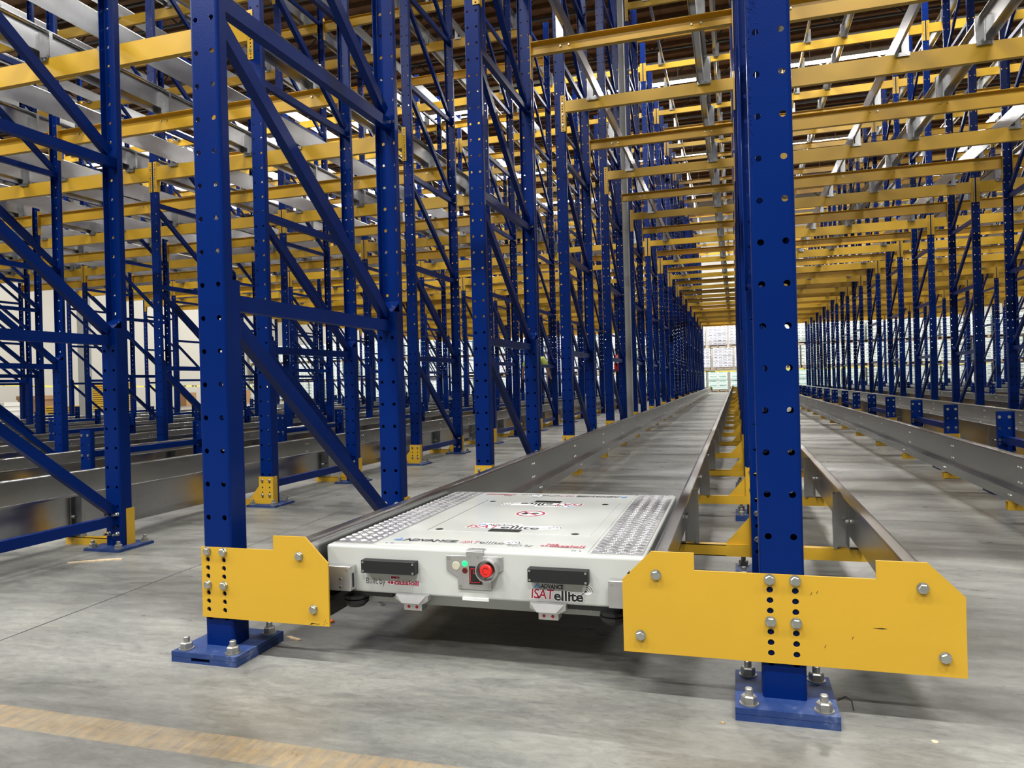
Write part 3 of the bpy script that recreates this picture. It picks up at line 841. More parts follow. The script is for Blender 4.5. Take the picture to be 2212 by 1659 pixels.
# aluminium buffers
for xa, xb, wx in ((-1.288, -1.196, -1.196), (-0.431, -0.340, -0.431)):
    o = sp_('buffer_block', MB().mat(ALU).box(xa, xb, 0.050, 0.0855, 0.207, 0.280), 'aluminium corner block', bev=0.0025)
    for px_, z in ((xa+0.01, 0.27), (xb-0.012, 0.27), ((xa+xb)/2+0.012, 0.243), ((xa+xb)/2+0.012, 0.219)):
        sp_('screw', MB().mat(ZINC).cyl((px_, 0.050, z), 'y', 0.0034, -0.0012, 10))
sp_('buffer_slot', MB().mat(DARK).box(-1.1962, -1.1955, 0.060, 0.070, 0.216, 0.258))
# guide rollers and their black holders
for cx_, s in ((-1.205, 1), (-0.427, -1)):
    o = sp_('guide_roller', MB().mat(RUB).cyl((cx_, 0.100, 0.152), 'z', 0.024, 0.012, 24, r2=0.037).cyl((cx_, 0.100, 0.164), 'z', 0.037, 0.010, 24)
            .cyl((cx_, 0.100, 0.174), 'z', 0.030, 0.004, 24).cyl((cx_, 0.100, 0.178), 'z', 0.036, 0.008, 24), 'black guide roller')
    a, b_ = sorted((cx_-s*0.02, cx_+s*0.125)); sp_('roller_arm', MB().mat(BLK).box(a, b_, 0.088, 0.125, 0.186, 0.1972))
    for q in (0.06, 0.10): sp_('screw', MB().mat(ZINC).cyl((cx_+s*q, 0.100, 0.186), 'z', 0.005, -0.004, 8))
# position sensors below the front edge
for xc in (-1.007, -0.601):
    mb = MB().mat(ALU)
    f0 = [(xc-0.052, 0.203), (xc+0.050, 0.203), (xc+0.050, 0.188), (xc+0.032, 0.178), (xc-0.032, 0.178), (xc-0.052, 0.190)]
    mb.prism(f0, 'y', 0.066, 0.120)
    mb.add([(xc-0.050, 0.0655, 0.2025), (xc+0.044, 0.0655, 0.2025), (xc+0.024, 0.058, 0.181), (xc-0.030, 0.058, 0.181),
            (xc-0.050, 0.068, 0.2025), (xc+0.044, 0.068, 0.2025), (xc+0.024, 0.068, 0.181), (xc-0.030, 0.068, 0.181)],
           [(0, 1, 2, 3), (7, 6, 5, 4), (0, 4, 5, 1), (1, 5, 6, 2), (2, 6, 7, 3), (3, 7, 4, 0)])
    sp_('sensor_bracket', mb, 'aluminium sensor bracket')
    sp_('photo_sensor', MB().mat(ALU).box(xc-0.030, xc+0.027, 0.074, 0.116, 0.156, 0.179), bev=0.002)
    for q in (-0.014, 0.011): sp_('sensor_lens', MB().mat(REDLED).cyl((xc+q, 0.0745, 0.167), 'y', 0.0045, -0.0012, 12))
# control plate
cp = [(-0.903, 0.320), (-0.842, 0.321), (-0.842, 0.334), (-0.790, 0.334), (-0.790, 0.321), (-0.733, 0.322), (-0.733, 0.284), (-0.768, 0.262),
      (-0.768, 0.226), (-0.869, 0.226), (-0.869, 0.258), (-0.903, 0.278)]
sp_('control_plate', MB().mat(ALU).prism(cp, 'y', 0.0805, 0.0855).box(-0.842, -0.790, 0.0805, 0.112, 0.3345, 0.3372), 'aluminium control plate', bev=0.0012)
for px_, z in ((-0.896, 0.313), (-0.741, 0.315), (-0.861, 0.234), (-0.776, 0.234)):
    sp_('screw', MB().mat(ZINC).tube((px_, 0.0805, z), 'y', 0.0052, 0.002, -0.0014, 14))
for px_, z in ((-0.832, 0.3185), (-0.806, 0.3185)):
    sp_('screw', MB().mat(ZINC).cyl((px_, 0.0805, z), 'y', 0.0028, -0.001, 10))
sp_('clear_lamp', MB().mat(LENS).cyl((-0.873, 0.0805, 0.291), 'y', 0.0125, -0.002, 20, r2=0.011), 'round clear lens')
sp_('green_lamp', MB().mat(GREEN).cyl((-0.8465, 0.0805, 0.2985), 'y', 0.0085, -0.004, 18, r2=0.006), 'lit green lamp')
sp_('red_lamp', MB().mat(DRED).cyl((-0.8465, 0.0805, 0.2785), 'y', 0.0085, -0.002, 18, r2=0.0075), 'dark red lamp')
sp_('rocker_switch', MB().mat(BLK).box(-0.833, -0.795, 0.0785, 0.081, 0.241, 0.292), 'black rocker switch')
rk = MB().mat(REDP)
for a, b_, z0, z1 in ((-0.830, -0.8285, 0.246, 0.286), (-0.8015, -0.800, 0.246, 0.286), (-0.830, -0.800, 0.2845, 0.286), (-0.830, -0.800, 0.246, 0.2475), (-0.820, -0.8185, 0.272, 0.281), (-0.813, -0.8115, 0.272, 0.281), (-0.820, -0.8115, 0.2715, 0.273)):
    rk.box(a, b_, 0.0778, 0.0786, z0, z1)
sp_('switch_outline', rk, 'red outline of the switch')
sp_('stop_button_collar', MB().mat(ALU).tube((-0.7745, 0.0808, 0.2865), 'y', 0.0315, 0.0285, -0.027, 32).cyl((-0.7745, 0.0808, 0.2865), 'y', 0.030, -0.003, 32), 'aluminium guard ring')
sp_('emergency_stop_button', MB().mat(REDP).cyl((-0.7745, 0.078, 0.2865), 'y', 0.0135, -0.012, 28).cyl((-0.7745, 0.066, 0.2865), 'y', 0.0185, -0.010, 28).cyl((-0.7745, 0.056, 0.2865), 'y', 0.0185, -0.003, 28, r2=0.016), 'red mushroom stop button')
ar = MB().mat(DRED)
for k in range(10):
    a0, a1 = R(30+27*k), R(30+27*(k+1))
    ar.add([(-0.7745+rr_*math.cos(a), 0.0527, 0.2865+rr_*math.sin(a)) for a, rr_ in ((a0, 0.0085), (a1, 0.0085), (a1, 0.0100), (a0, 0.0100))], [(0, 1, 2, 3)])
sp_('turn_arrow', ar)

# lettering ----------------------------------------------------------
def text_poly(s, size, bold=0.0, shear=0.0):
    cu = bpy.data.curves.new('t', 'FONT'); cu.body = s; cu.size = size; cu.offset = bold; cu.shear = shear
    cu.fill_mode = 'BOTH'; cu.resolution_u = 3
    o = bpy.data.objects.new('t', cu); COL.objects.link(o)
    dg = bpy.context.evaluated_depsgraph_get(); dg.update()
    me = bpy.data.meshes.new_from_object(o.evaluated_get(dg))
    vs_ = [v.co.copy() for v in me.vertices]; fs = [list(p.vertices) for p in me.polygons]
    bpy.data.objects.remove(o); bpy.data.curves.remove(cu); bpy.data.meshes.remove(me)
    return vs_, fs
class Decal:
    """flat printed film: everything in u,v; mapped to the front face or to the deck"""
    def __init__(s): s.items = []          # (verts2d, faces, mat, lift)
    def text(s, body, u0, u1, v, mat, bold=0.0, shear=0.0, height=None, lift=1, halo=0.0):
        vs_, fs = text_poly(body, 1.0, bold, shear)
        xa = min(p.x for p in vs_); xb = max(p.x for p in vs_)
        k = (u1-u0)/(xb-xa); kv = k if height is None else height/0.70
        s.items.append(([(u0+(p.x-xa)*k, v+p.y*kv) for p in vs_], fs, mat, lift))
        if halo:
            b2, f2 = text_poly(body, 1.0, bold+halo, shear)
            s.items.append(([(u0+(p.x-xa)*k, v+p.y*kv) for p in b2], f2, STICK, 0))
    def poly(s, pts, mat, lift=1): s.items.append((pts, [list(range(len(pts)))], mat, lift))
    def disc(s, c, r, mat, lift=1, n=20, k=1.0): s.poly([(c[0]+r*math.cos(2*math.pi*i/n), c[1]+k*r*math.sin(2*math.pi*i/n)) for i in range(n)], mat, lift)
    def arc(s, c, r, w_, a0, a1, mat, lift=1, k=1.0, n=10):
        for i in range(n):
            b0, b1 = R(a0+(a1-a0)*i/n), R(a0+(a1-a0)*(i+1)/n)
            s.poly([(c[0]+r*math.cos(b0), c[1]+k*r*math.sin(b0)), (c[0]+r*math.cos(b1), c[1]+k*r*math.sin(b1)),
                    (c[0]+(r+w_)*math.cos(b1), c[1]+k*(r+w_)*math.sin(b1)), (c[0]+(r+w_)*math.cos(b0), c[1]+k*(r+w_)*math.sin(b0))], mat, lift)
    def line(s, a, b_, w_, mat, lift=1):
        d = Vector((b_[0]-a[0], b_[1]-a[1])).normalized()*w_/2
        s.poly([(a[0]-d.y, a[1]+d.x), (a[0]+d.y, a[1]-d.x), (b_[0]+d.y, b_[1]-d.x), (b_[0]-d.y, b_[1]+d.x)], mat, lift)
    def build(s, name, fn, lab):
        mb = MB()
        for pts, fs, mat, lift in s.items:
            mb.mat(mat); mb.add([fn(p[0], p[1], lift) for p in pts], fs)
        mb.off(-SX, -SY, -0.187)
        me = bpy.data.meshes.new(name); me.from_pydata(mb.v, [], mb.f)
        for m_ in mb.mats: me.materials.append(m_)
        me.polygons.foreach_set('material_index', mb.m)
        o = put(name, me, sh); o['label'] = lab; return o
front = lambda u, v, lf: (u, 0.0845-0.0002-0.0002*lf, v)
deckf = lambda u, v, lf: (u, v, ZT+0.0036+0.0003*lf)
def cassioli(d, u0, u1, v, hgt, k=1.0, halo=0.02):
    W = u1-u0; uw = u0+W*0.22
    d.text('cassioli', uw, u1, v, CRIM, 0.034, 0.05, hgt, 1, halo)
    rr_ = W*0.047; hh = rr_*k
    for p in ((u0+W*0.155, v+hgt*0.35), (u0+W*0.16, v+hgt*0.35+2.5*hh+hgt*0.22), (u0+W*0.27, v+hgt*0.35+2.5*hh+hgt*0.22)):
        d.disc(p, rr_, CRIM, 1, 16, k); d.disc(p, rr_*1.5, STICK, 0, 16, k)
    vv = v+hgt*0.35; d.poly([(u0, vv), (u0+W*0.095, vv+hh), (u0+W*0.095, vv-hh)], CRIM)
    vv += 2.5*hh+hgt*0.22; d.poly([(u0+W*0.41, vv), (u0+W*0.325, vv+hh), (u0+W*0.325, vv-hh)], CRIM)
def tri(d, u0, u1, v, h):
    d.poly([(u0, v), (u1, v), (u0+(u1-u0)*0.55, v+h)], INKBL)
    d.line((u0+(u1-u0)*0.30, v), (u0+(u1-u0)*0.62, v+h*0.75), (u1-u0)*0.06, STICK, 2)
    d.line((u0+(u1-u0)*0.55, v), (u0+(u1-u0)*0.72, v+h*0.45), (u1-u0)*0.05, STICK, 2)
def signal(d, c, r, k=1.0):
    d.disc(c, r*0.20, INK, 2, 12, k); d.disc((c[0]+r*0.35, c[1]+k*r*0.35), r*1.1, STICK, 0.5, 20, k)
    for q in (0.45, 0.85, 1.25): d.arc(c, r*q, r*0.13, 0, 90, INK, 1, k)
# front: Built by cassioli
d = Decal(); d.text('Built by', -1.163, -1.100, 0.2245, INK, 0.004, 0, 0.0175, 1, 0.035); cassioli(d, -1.094, -0.992, 0.2265, 0.0135, 1.0, 0.03)
d.build('maker_sticker', front, 'sticker reading Built by cassioli')
# front: ADVANCE ISATellite
d = Decal(); tri(d, -0.645, -0.624, 0.2405, 0.0145); d.text('ADVANCE', -0.625, -0.560, 0.2405, INK, 0.045, 0, 0.0115, 1, 0.05)
d.text('ISAT', -0.653, -0.587, 0.2115, CRIM, 0.018, 0.12, 0.0265, 1, 0.05); d.text('ellite', -0.588, -0.506, 0.2095, INK, 0.024, 0, 0.0265, 1, 0.04)
d.line((-0.512, 0.226), (-0.4985, 0.2375), 0.0014, INK); signal(d, (-0.4985, 0.2375), 0.0135)
d.build('model_sticker', front, 'sticker reading ADVANCE ISATellite with a signal mark')
# deck, near edge line
def edge_line(fl):
    d = Decal()
    fx = (lambda u: u) if not fl else (lambda u: 2*(-0.818)-u)
    def T(pts): return [(fx(a), b_ if not fl else 2*0.627-b_) for a, b_ in pts]
    tri(d, -1.112, -1.084, 0.166, 0.036); d.text('ADVANCE', -1.082, -0.905, 0.166, INK, 0.05, 0, 0.026, 1, 0.04)
    d.text('ISAT', -0.895, -0.835, 0.166, CRIM, 0.01, 0.12, 0.028, 1, 0.05); d.text('ellite', -0.834, -0.758, 0.166, INK, 0.012, 0, 0.028, 1, 0.05)
    signal(d, (-0.747, 0.188), 0.024); d.text('Built by', -0.742, -0.668, 0.153, INK, 0.0, 0, 0.024, 1, 0.05)
    cassioli(d, -0.648, -0.515, 0.160, 0.026, 1.0, 0.03)
    if fl: d.items = [(T(p), f, m_, lf) for p, f, m_, lf in d.items]
    return d
edge_line(False).build('deck_edge_lettering', deckf, 'row of logos along the near deck edge')
edge_line(True).build('deck_edge_lettering', deckf, 'row of logos along the far deck edge, upside down')
def big_logo(fl):
    d = Decal(); d.poly([(-0.963, 0.385), (-0.920, 0.462), (-0.785, 0.462), (-0.775, 0.440), (-0.650, 0.452), (-0.642, 0.420), (-0.705, 0.385)], STICK, 0)
    tri(d, -0.930, -0.900, 0.432, 0.026); d.text('ADVANCE', -0.898, -0.790, 0.432, INK, 0.03, 0, 0.020, 1)
    d.text('ISAT', -0.955, -0.845, 0.388, CRIM, 0.012, 0.12, 0.042, 1); d.text('ellite', -0.842, -0.712, 0.388, INK, 0.02, 0, 0.042, 1)
    d.line((-0.712, 0.400), (-0.680, 0.420), 0.003, INK); signal(d, (-0.680, 0.418), 0.028)
    if fl: d.items = [([(2*(-0.811)-a, 2*0.6375-b_) for a, b_ in p], f, m_, lf) for p, f, m_, lf in d.items]
    return d
big_logo(False).build('cover_logo', deckf, 'ADVANCE ISATellite logo on the cover'); big_logo(True).build('cover_logo', deckf, 'upside down ADVANCE ISATellite logo on the cover')
d = Decal(); c_ = (-0.811, 0.660); d.disc(c_, 0.056, STICK, 0, 28); d.arc(c_, 0.044, 0.009, 0, 360, CRIM, 2, 1, 28)
d.poly([(-0.846, 0.645), (-0.822, 0.645), (-0.818, 0.672), (-0.842, 0.676)], INK); d.disc((-0.795, 0.668), 0.014, INK, 1, 14, 0.9); d.line((-0.84, 0.688), (-0.782, 0.632), 0.008, CRIM, 3)
d.build('warning_sign', deckf, 'round red prohibition sign')

# ================================================================ THINGS AROUND
# building column between the left row's frames
col = MB().mat(GREYCOL).box(-0.05, 0.05, -0.06, 0.06, 0, ZC)
tag(put('building_column', col.mesh('building_column'), None, (L1-0.03, 9.33, 0)), 'light grey square building column standing in the row left of the shuttle', 'column')
tag(put('building_column', MB().mat(GREYCOL).box(-0.16, 0.16, -0.16, 0.16, 0, ZC).mesh('building_column'), None, (-23.6, 19.9, 0)), 'grey building column at the far left near the cream wall', 'column')

# pallets with wrapped loads along the far wall
def pallet_mb():
    mb = MB().mat(WOODP)
    for i in range(5): mb.box(-0.5, 0.5, -0.58+i*0.25, -0.46+i*0.25, 0.12, 0.14)
    for x in (-0.48, -0.05, 0.38): mb.box(x, x+0.10, -0.6, 0.6, 0.02, 0.12)
    mb.box(-0.5, 0.5, -0.6, -0.5, 0.0, 0.02); mb.box(-0.5, 0.5, 0.5, 0.6, 0, 0.02); return mb
pal = pallet_mb().mesh('pallet')
def load_mb(mat, h):
    mb = MB().mat(mat); z = 0.14; rows = int(h/0.21); hh = h/rows
    for i in range(rows):
        e = random.uniform(-0.008, 0.008)
        mb.box(-0.515+e, -0.003, -0.6+e, 0.6, z+i*hh+0.004, z+(i+1)*hh); mb.box(0.003, 0.515+e, -0.6-e, 0.6, z+i*hh+0.004, z+(i+1)*hh)
    return mb
loads = {'b': load_mb(LOADB, 1.08).mesh('wrapped_load'), 'g': load_mb(LOADG, 0.98).mesh('wrapped_load'), 'w': load_mb(LOADW, 1.08).mesh('wrapped_load')}
LT = {'b': 'white and purple', 'g': 'pale green', 'w': 'greyish white'}
cols_ = []
x = -31.2
while x < 15:
    cols_.append(x); x += 1.16
nleft = {}
for ci, x in enumerate(cols_):
    for tier in range(3):
        kx = 'b' if -3 < x < 1.5 and tier else ('g' if (tier == 0 and -2.2 < x < 6) else ('w' if x > 1.5 or x < -14 else random.choice('bw')))
        xx = x + (0.25 if tier == 1 else 0)*1 + random.uniform(-0.02, 0.02); z = tier*1.24
        pos = project(xx, 41, 1.5)
        if not in_view([(xx-0.5, 41.2, z+0.6), (xx+0.5, 41.2, z+0.6)], 10): continue
        lab = '%s wrapped pallet load, %s tier, %s stack from left along far wall' % (LT[kx], ('bottom', 'middle', 'top')[tier], 'first' if ci == 0 else ORD[ci])
        t = empty('pallet_load', (xx, 41.2, z), lab, 'pallet load', 'wrapped pallet loads along the far wall')
        put('pallet', pal, t); put('wrapped_load', loads[kx], t)
# loose goods along the left wall
def goods(name, mb, loc, lab, cat, rz=0): return tag(put(name, mb.mesh(name), None, loc, rz), lab, cat)
goods('cardboard_box', MB().mat(CARD).box(-0.5, 0.5, -0.75, 0.75, 0.0, 0.62).box(-0.54, 0.54, -0.79, 0.79, 0.62, 0.80), (-30.5, 23.9, 0), 'large brown lidded cardboard box by the far left wall', 'box')
goods('wire_crate', MB().mat(PIPE).box(-0.45, 0.45, -0.5, 0.5, 0.0, 0.55).box(-0.47, 0.47, -0.52, 0.52, 0.2, 0.22).box(-0.47, 0.47, -0.52, 0.52, 0.4, 0.42), (-29.3, 21.3, 0), 'low white crate at the far left edge', 'crate')
goods('cardboard_box', MB().mat(CARD).box(-0.4, 0.4, -0.4, 0.4, 0.0, 0.75), (-30.0, 32.5, 0), 'brown cardboard box by the wall behind the fourth row', 'box')
goods('cardboard_box', MB().mat(CARD).box(-0.5, 0.5, -0.5, 0.5, 0.0, 0.8).box(-0.1, 0.1, -0.505, -0.5, 0, 0.8), (-29.5, 36.5, 0), 'cardboard box standing by wall near the far corner', 'box')
def beam_stack(nz, L):
    mb = MB()
    for i in range(nz):
        mb.mat(YELLOW).box(-L/2, L/2, -0.5, 0.5, 0.06+i*0.10, 0.06+i*0.10+0.072)
        mb.mat(DARK).box(-L/2+0.02, L/2-0.02, -0.48, 0.48, 0.06+i*0.10-0.028, 0.06+i*0.10)
    mb.mat(WOODP).box(-L/2, -L/2+0.1, -0.55, 0.55, 0, 0.06).box(L/2-0.1, L/2, -0.55, 0.55, 0, 0.06); return mb
goods('beam_stack', beam_stack(13, 1.5), (-28.2, 25.6, 0), 'tall stack of spare yellow beams by the left wall', 'beam stack', R(35))
goods('beam_stack', beam_stack(3, 2.4), (-27.6, 23.3, 0), 'low stack of spare yellow beams beside the brown box', 'beam stack', R(35))
# caution tape strung along the left wall
tp = MB().mat(TAPE)
pts = [(-29.6, 20.0+i*0.8, 1.28-0.012*i+0.03*math.sin(i*0.9)) for i in range(26)]
for a, b_ in zip(pts[:-1], pts[1:]): tp.beam(a, b_, 0.075, 0.004)
tag(put('caution_tape', tp.mesh('caution_tape')), 'yellow caution tape strung across in front of the left wall', 'tape')
tp = MB().mat(TAPE)
pts = [(-9+i*1.0, 40.2, 1.16+0.02*math.sin(i*1.3)) for i in range(22)]
for a, b_ in zip(pts[:-1], pts[1:]): tp.beam(a, b_, 0.07, 0.004, Vector((0, 1, 0)))
tag(put('caution_tape', tp.mesh('caution_tape')), 'yellow caution tape strung in front of the far pallet loads', 'tape')
# rack protectors: yellow end plates on the rear ends of the lane rails
for xe, ln in ((L1, 'left'), (0.0, 'right')):
    mb = end_plate(ln == 'right'); mb.v = [(a, -b_, c) for a, b_, c in mb.v]
    if ln == 'left': pass
    tag(put('rail_end_plate', mb.mesh('rail_end_plate'), None, (xe, YE-0.03, 0)), 'yellow end plate at far end of the shuttle lane, %s side' % ln, 'bracket plate')

# fire extinguisher hanging on the second left row
t = empty('fire_extinguisher', (L2-0.04, 18.62, 1.05), 'red fire extinguisher hanging on a blue post beyond the person', 'fire extinguisher')
mb = MB().mat(FIRE)
for (z0, r0_), (z1, r1_) in zip([(0, 0.07), (0.02, 0.09), (0.38, 0.09), (0.46, 0.06), (0.48, 0.025)][:-1], [(0.02, 0.09), (0.38, 0.09), (0.46, 0.06), (0.48, 0.025)]):
    mb.cyl((0, 0, z0), 'z', r0_, z1-z0, 20, r2=r1_)
put('cylinder', mb.mesh('cylinder', False), t)
put('valve_handle', MB().mat(BLK).cyl((0, 0, 0.48), 'z', 0.02, 0.05, 10).box(-0.01, 0.01, -0.08, 0.03, 0.53, 0.545).box(-0.01, 0.01, -0.09, 0.0, 0.495, 0.505).mesh('valve_handle'), t)
put('label_band', MB().mat(STICK).cyl((0, 0, 0.24), 'z', 0.091, 0.09, 20).mesh('label_band'), t)
hz = MB().mat(BLK)
hp = [(0.02, -0.02, 0.50), (0.08, -0.05, 0.44), (0.10, -0.05, 0.30), (0.095, -0.05, 0.12)]
for a, b_ in zip(hp[:-1], hp[1:]): hz.beam(a, b_, 0.014, 0.014)
put('hose', hz.mesh('hose'), t)

# small litter on the floor
def litter(name, pts, th, mat, loc, lab, cat):
    mb = MB().mat(mat).prism(pts, 'z', 0, th); return tag(put(name, mb.mesh(name), None, (*loc, 0.0)), lab, cat)
litter('wood_splinter', [(0, 0), (0.07, 0.030), (0.150, 0.075), (0.215, 0.112), (0.212, 0.124), (0.14, 0.094), (0.07, 0.050)], 0.005, CHIP, (-3.19, 0.865), 'long pale wood splinter lying on the floor left of the front left post', 'wood splinter')
litter('wood_chip', [(0, 0.010), (0.025, -0.002), (0.060, -0.012), (0.066, -0.002), (0.040, 0.008), (0.012, 0.018)], 0.004, CHIP, (-1.516, 0.178), 'small pale wood chip beside the base plate of the front left post', 'wood chip')
mb = MB().mat(ORANGE).cyl((0, 0, 0.006), 'x', 0.006, 0.014, 12, r2=0.0045)
tag(put('earplug', mb.mesh('earplug', True), None, (-1.452, 0.350, 0), 0.5), 'tiny orange foam plug on the floor below the left yellow plate', 'earplug')
mb = MB().mat(ZINC).tube((0, 0, 0), 'z', 0.012, 0.006, 0.010, 6)
tag(put('hex_nut', mb.mesh('hex_nut'), None, (-1.374, 0.574, 0)), 'loose steel nut on the floor under the shuttle front', 'nut')
zt_ = MB().mat(BLK); zp = [(0.0, 0, 0.02), (0.02, 0.01, 0.026), (0.032, 0.004, 0.02), (0.034, -0.012, 0.004)]
for a, b_ in zip(zp[:-1], zp[1:]): zt_.beam(a, b_, 0.003, 0.003)
tag(put('cable_tie', zt_.mesh('cable_tie'), None, (0.122, 0.05, 0.0)), 'black cable tie end beside the base of the front right post', 'cable tie')
tag(put('paint_chip', MB().mat(CHIP).cyl((0, 0, 0), 'z', 0.007, 0.001, 12).mesh('paint_chip'), None, (0.303, -0.075, 0)), 'small round tan flake on the floor at lower right', 'flake')
litter('bark_chip', [(0, 0), (0.008, -0.004), (0.010, 0.003), (0.004, 0.006)], 0.003, WOODP, (-0.149, -0.096), 'tiny brown chip on the floor left of the front right base plate', 'chip')

# ---------------------------------------------------------------- person
def skin_obj(name, verts, edges, radii, mat, parent, root=0, sub=1):
    me = bpy.data.meshes.new(name); me.from_pydata(verts, edges, []); me.materials.append(mat)
    o = put(name, me, parent)
    sk = o.modifiers.new('skin', 'SKIN'); sk.use_smooth_shade = True
    for i, r_2 in enumerate(radii):
        s_ = me.skin_vertices[0].data[i]; s_.radius = r_2 if isinstance(r_2, tuple) else (r_2, r_2); s_.use_root = (i == root)
    ss = o.modifiers.new('subdivision', 'SUBSURF'); ss.levels = sub; ss.render_levels = sub
    return o
pr_ = empty('person', (-5.56, 18.3, 0.0), 'person in lime T-shirt and dark gloves seen from behind between blue posts', 'person')
V = [(0, 0, 0.98), (0, 0.00, 1.15), (0, -0.01, 1.34), (0, 0.00, 1.50), (0, 0.03, 1.59), (0, 0.06, 1.68), (0, 0.06, 1.78),
     (-0.11, 0, 0.93), (-0.13, 0.03, 0.54), (-0.13, 0.0, 0.12), (-0.14, 0.13, 0.07), (0.11, 0, 0.93), (0.14, 0.10, 0.56), (0.14, 0.02, 0.16), (0.15, 0.16, 0.12),
     (-0.22, 0.01, 1.47), (-0.35, 0.02, 1.20), (-0.40, 0.10, 0.98), (-0.41, 0.13, 0.90), (0.22, 0.01, 1.47), (0.35, 0.02, 1.20), (0.42, 0.08, 0.97), (0.43, 0.11, 0.88)]
Ed = [(0, 1), (1, 2), (2, 3), (3, 4), (4, 5), (5, 6), (0, 7), (7, 8), (8, 9), (9, 10), (0, 11), (11, 12), (12, 13), (13, 14), (3, 15), (15, 16), (16, 17), (17, 18), (3, 19), (19, 20), (20, 21), (21, 22)]
Rd = [0.13, 0.13, 0.14, 0.12, 0.055, 0.085, 0.085, 0.085, 0.06, 0.045, 0.04, 0.085, 0.06, 0.045, 0.04, 0.055, 0.042, 0.03, 0.028, 0.055, 0.042, 0.03, 0.028]
skin_obj('body', V, Ed, Rd, SKIN, pr_)
skin_obj('t_shirt', [(0, 0, 0.90), (0, 0, 1.12), (0, -0.01, 1.33), (0, 0, 1.50), (-0.22, 0.01, 1.47), (-0.34, 0.02, 1.24), (0.22, 0.01, 1.47), (0.34, 0.02, 1.24)],
         [(0, 1), (1, 2), (2, 3), (3, 4), (4, 5), (3, 6), (6, 7)], [(0.21, 0.16), (0.20, 0.16), (0.22, 0.17), (0.14, 0.13), 0.095, 0.095, 0.095, 0.095], SHIRT, pr_)
skin_obj('trousers', [(0, 0, 0.97), (-0.10, 0, 0.86), (-0.13, 0.03, 0.54), (-0.13, 0.0, 0.16), (0.10, 0, 0.86), (0.14, 0.10, 0.56), (0.14, 0.02, 0.20)],
         [(0, 1), (1, 2), (2, 3), (0, 4), (4, 5), (5, 6)], [0.16, 0.115, 0.085, 0.07, 0.115, 0.085, 0.07], TROUS, pr_)
skin_obj('hair', [(0, 0.03, 1.72), (0, 0.04, 1.80), (0, 0.05, 1.84)], [(0, 1), (1, 2)], [0.088, 0.095, 0.06], HAIR, pr_)
for sgn, hx, hy, hz_ in ((-1, -0.41, 0.13, 0.90), (1, 0.43, 0.11, 0.88)):
    v = [(hx, hy, hz_), (hx, hy+0.02, hz_-0.08)]; e = [(0, 1)]; rd = [0.034, 0.040]
    for i in range(4):
        fy = hy-0.012+i*0.022; L_ = (0.065, 0.075, 0.07, 0.055)[i]
        j = len(v); v += [(hx, fy, hz_-0.115), (hx-sgn*0.008, fy+0.004, hz_-0.115-L_*0.5), (hx-sgn*0.025, fy+0.008, hz_-0.115-L_)]
        e += [(1, j), (j, j+1), (j+1, j+2)]; rd += [0.0115, 0.0105, 0.009]
    j = len(v); v += [(hx-sgn*0.01, hy-0.035, hz_-0.06), (hx-sgn*0.02, hy-0.045, hz_-0.10)]; e += [(0, j), (j, j+1)]; rd += [0.012, 0.010]
    skin_obj('glove', v, e, rd, GLOVE, pr_)
for sgn, fx_, fy_, fz in ((-1, -0.135, 0.05, 0.04), (1, 0.145, 0.08, 0.12)):
    skin_obj('shoe', [(fx_, fy_-0.07, fz), (fx_, fy_+0.06, fz-0.005), (fx_, fy_+0.17, fz-0.012)], [(0, 1), (1, 2)], [0.045, 0.045, 0.034], BLK, pr_)

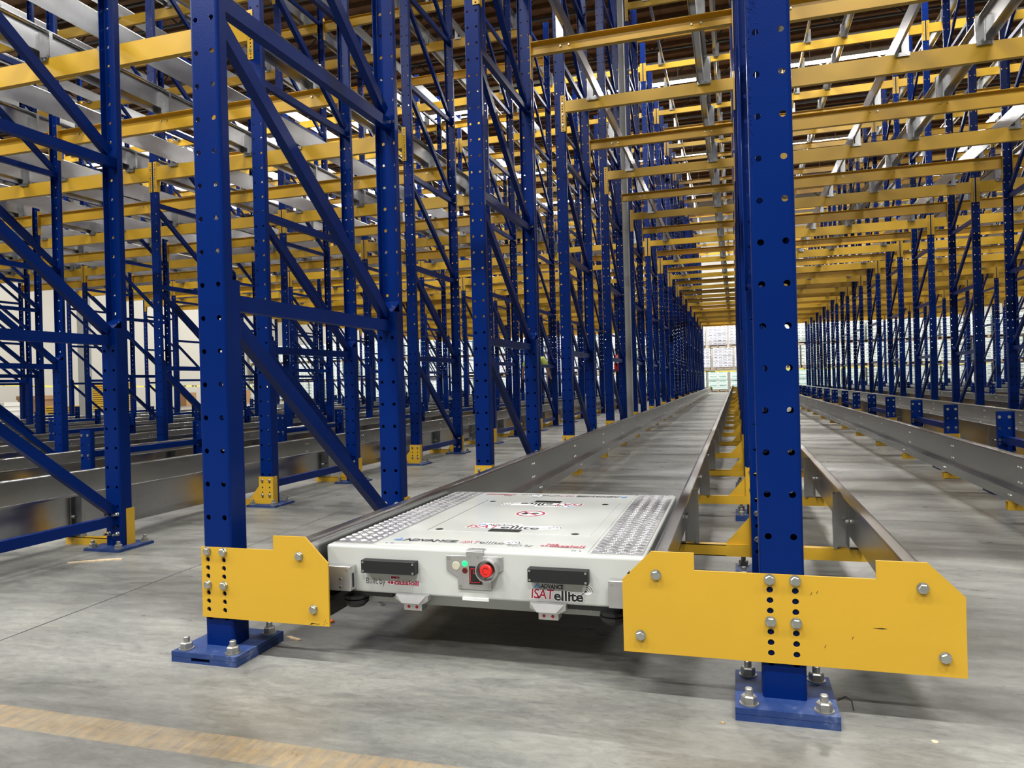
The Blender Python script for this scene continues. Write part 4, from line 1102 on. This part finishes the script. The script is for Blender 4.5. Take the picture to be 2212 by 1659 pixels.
# ================================================================ ROOF: trusses and lamps
def truss():
    mb = MB().mat(TRUSS); x0_, x1_ = XL, XRW
    mb.box(x0_, x1_, -0.04, 0.04, ZC-0.20, ZC-0.14); mb.box(x0_, x1_, -0.04, 0.04, ZC-0.98, ZC-0.93)
    x = x0_; i = 0
    while x < x1_-1.0:
        a, b_ = ((x, 0, ZC-0.17), (x+0.85, 0, ZC-0.95)) if i % 2 == 0 else ((x, 0, ZC-0.95), (x+0.85, 0, ZC-0.17))
        mb.beam(a, b_, 0.035, 0.035, Vector((0, 1, 0))); x += 0.85; i += 1
    return mb
tm = truss().mesh('roof_truss')
for i in range(14):
    y = 2.2+3.05*i
    tag(put('roof_truss', tm, None, (0, y, 0)), 'dark steel roof truss, %s from the camera' % nth(i), 'roof truss', 'steel trusses under the roof deck')
lamp_h = MB().mat(LAMPB).box(-1.5, 1.5, -0.16, 0.16, 0.0, 0.10).box(-0.9, -0.88, -0.01, 0.01, 0.10, 0.75).box(0.88, 0.9, -0.01, 0.01, 0.10, 0.75).mesh('housing')
lamp_d = MB().mat(LAMPB).box(-1.48, 1.48, -0.14, 0.14, -0.02, 0.001).mat(DIFF)
lamp_d.add([(-1.47, -0.13, -0.021), (1.47, -0.13, -0.021), (1.47, 0.13, -0.021), (-1.47, 0.13, -0.021)], [(0, 3, 2, 1)]); lamp_d = lamp_d.mesh('diffuser')
LX = [-25.5, -17.5, -9.7, -2.6, 3.3, 11.5]; LXF = [-17.5, -10.5, -3.8, 2.6, 10.0]; LY = [-10.0, -3.8, 10.5, 23.4, 32.0, 37.9]
for j, y in enumerate(LY):
    for i, x in enumerate(LXF if y < 4 else LX):
        if y < -9 and (x < -11 or x > 9): continue
        vis = in_view([(x-1, y, 10.8), (x+1, y, 10.8)], 0)
        t = empty('ceiling_lamp', (x, y, 10.8), 'white linear ceiling lamp, %s lamp row from the front, %s from left' % (('first second third fourth fifth sixth'.split()[j]), ('first second third fourth fifth sixth seventh eighth'.split()[i])), 'ceiling lamp', 'linear lamps under the roof')
        put('housing', lamp_h, t); put('diffuser', lamp_d, t)
# sprinkler pipe under the roof on the right
pp = MB().mat(PIPE).cyl((-8, 0, 0), 'x', 0.055, 24, 14)
tag(put('sprinkler_pipe', pp.mesh('sprinkler_pipe', False), None, (0, 20.6, 10.3)), 'white sprinkler pipe running crosswise under the roof', 'pipe')
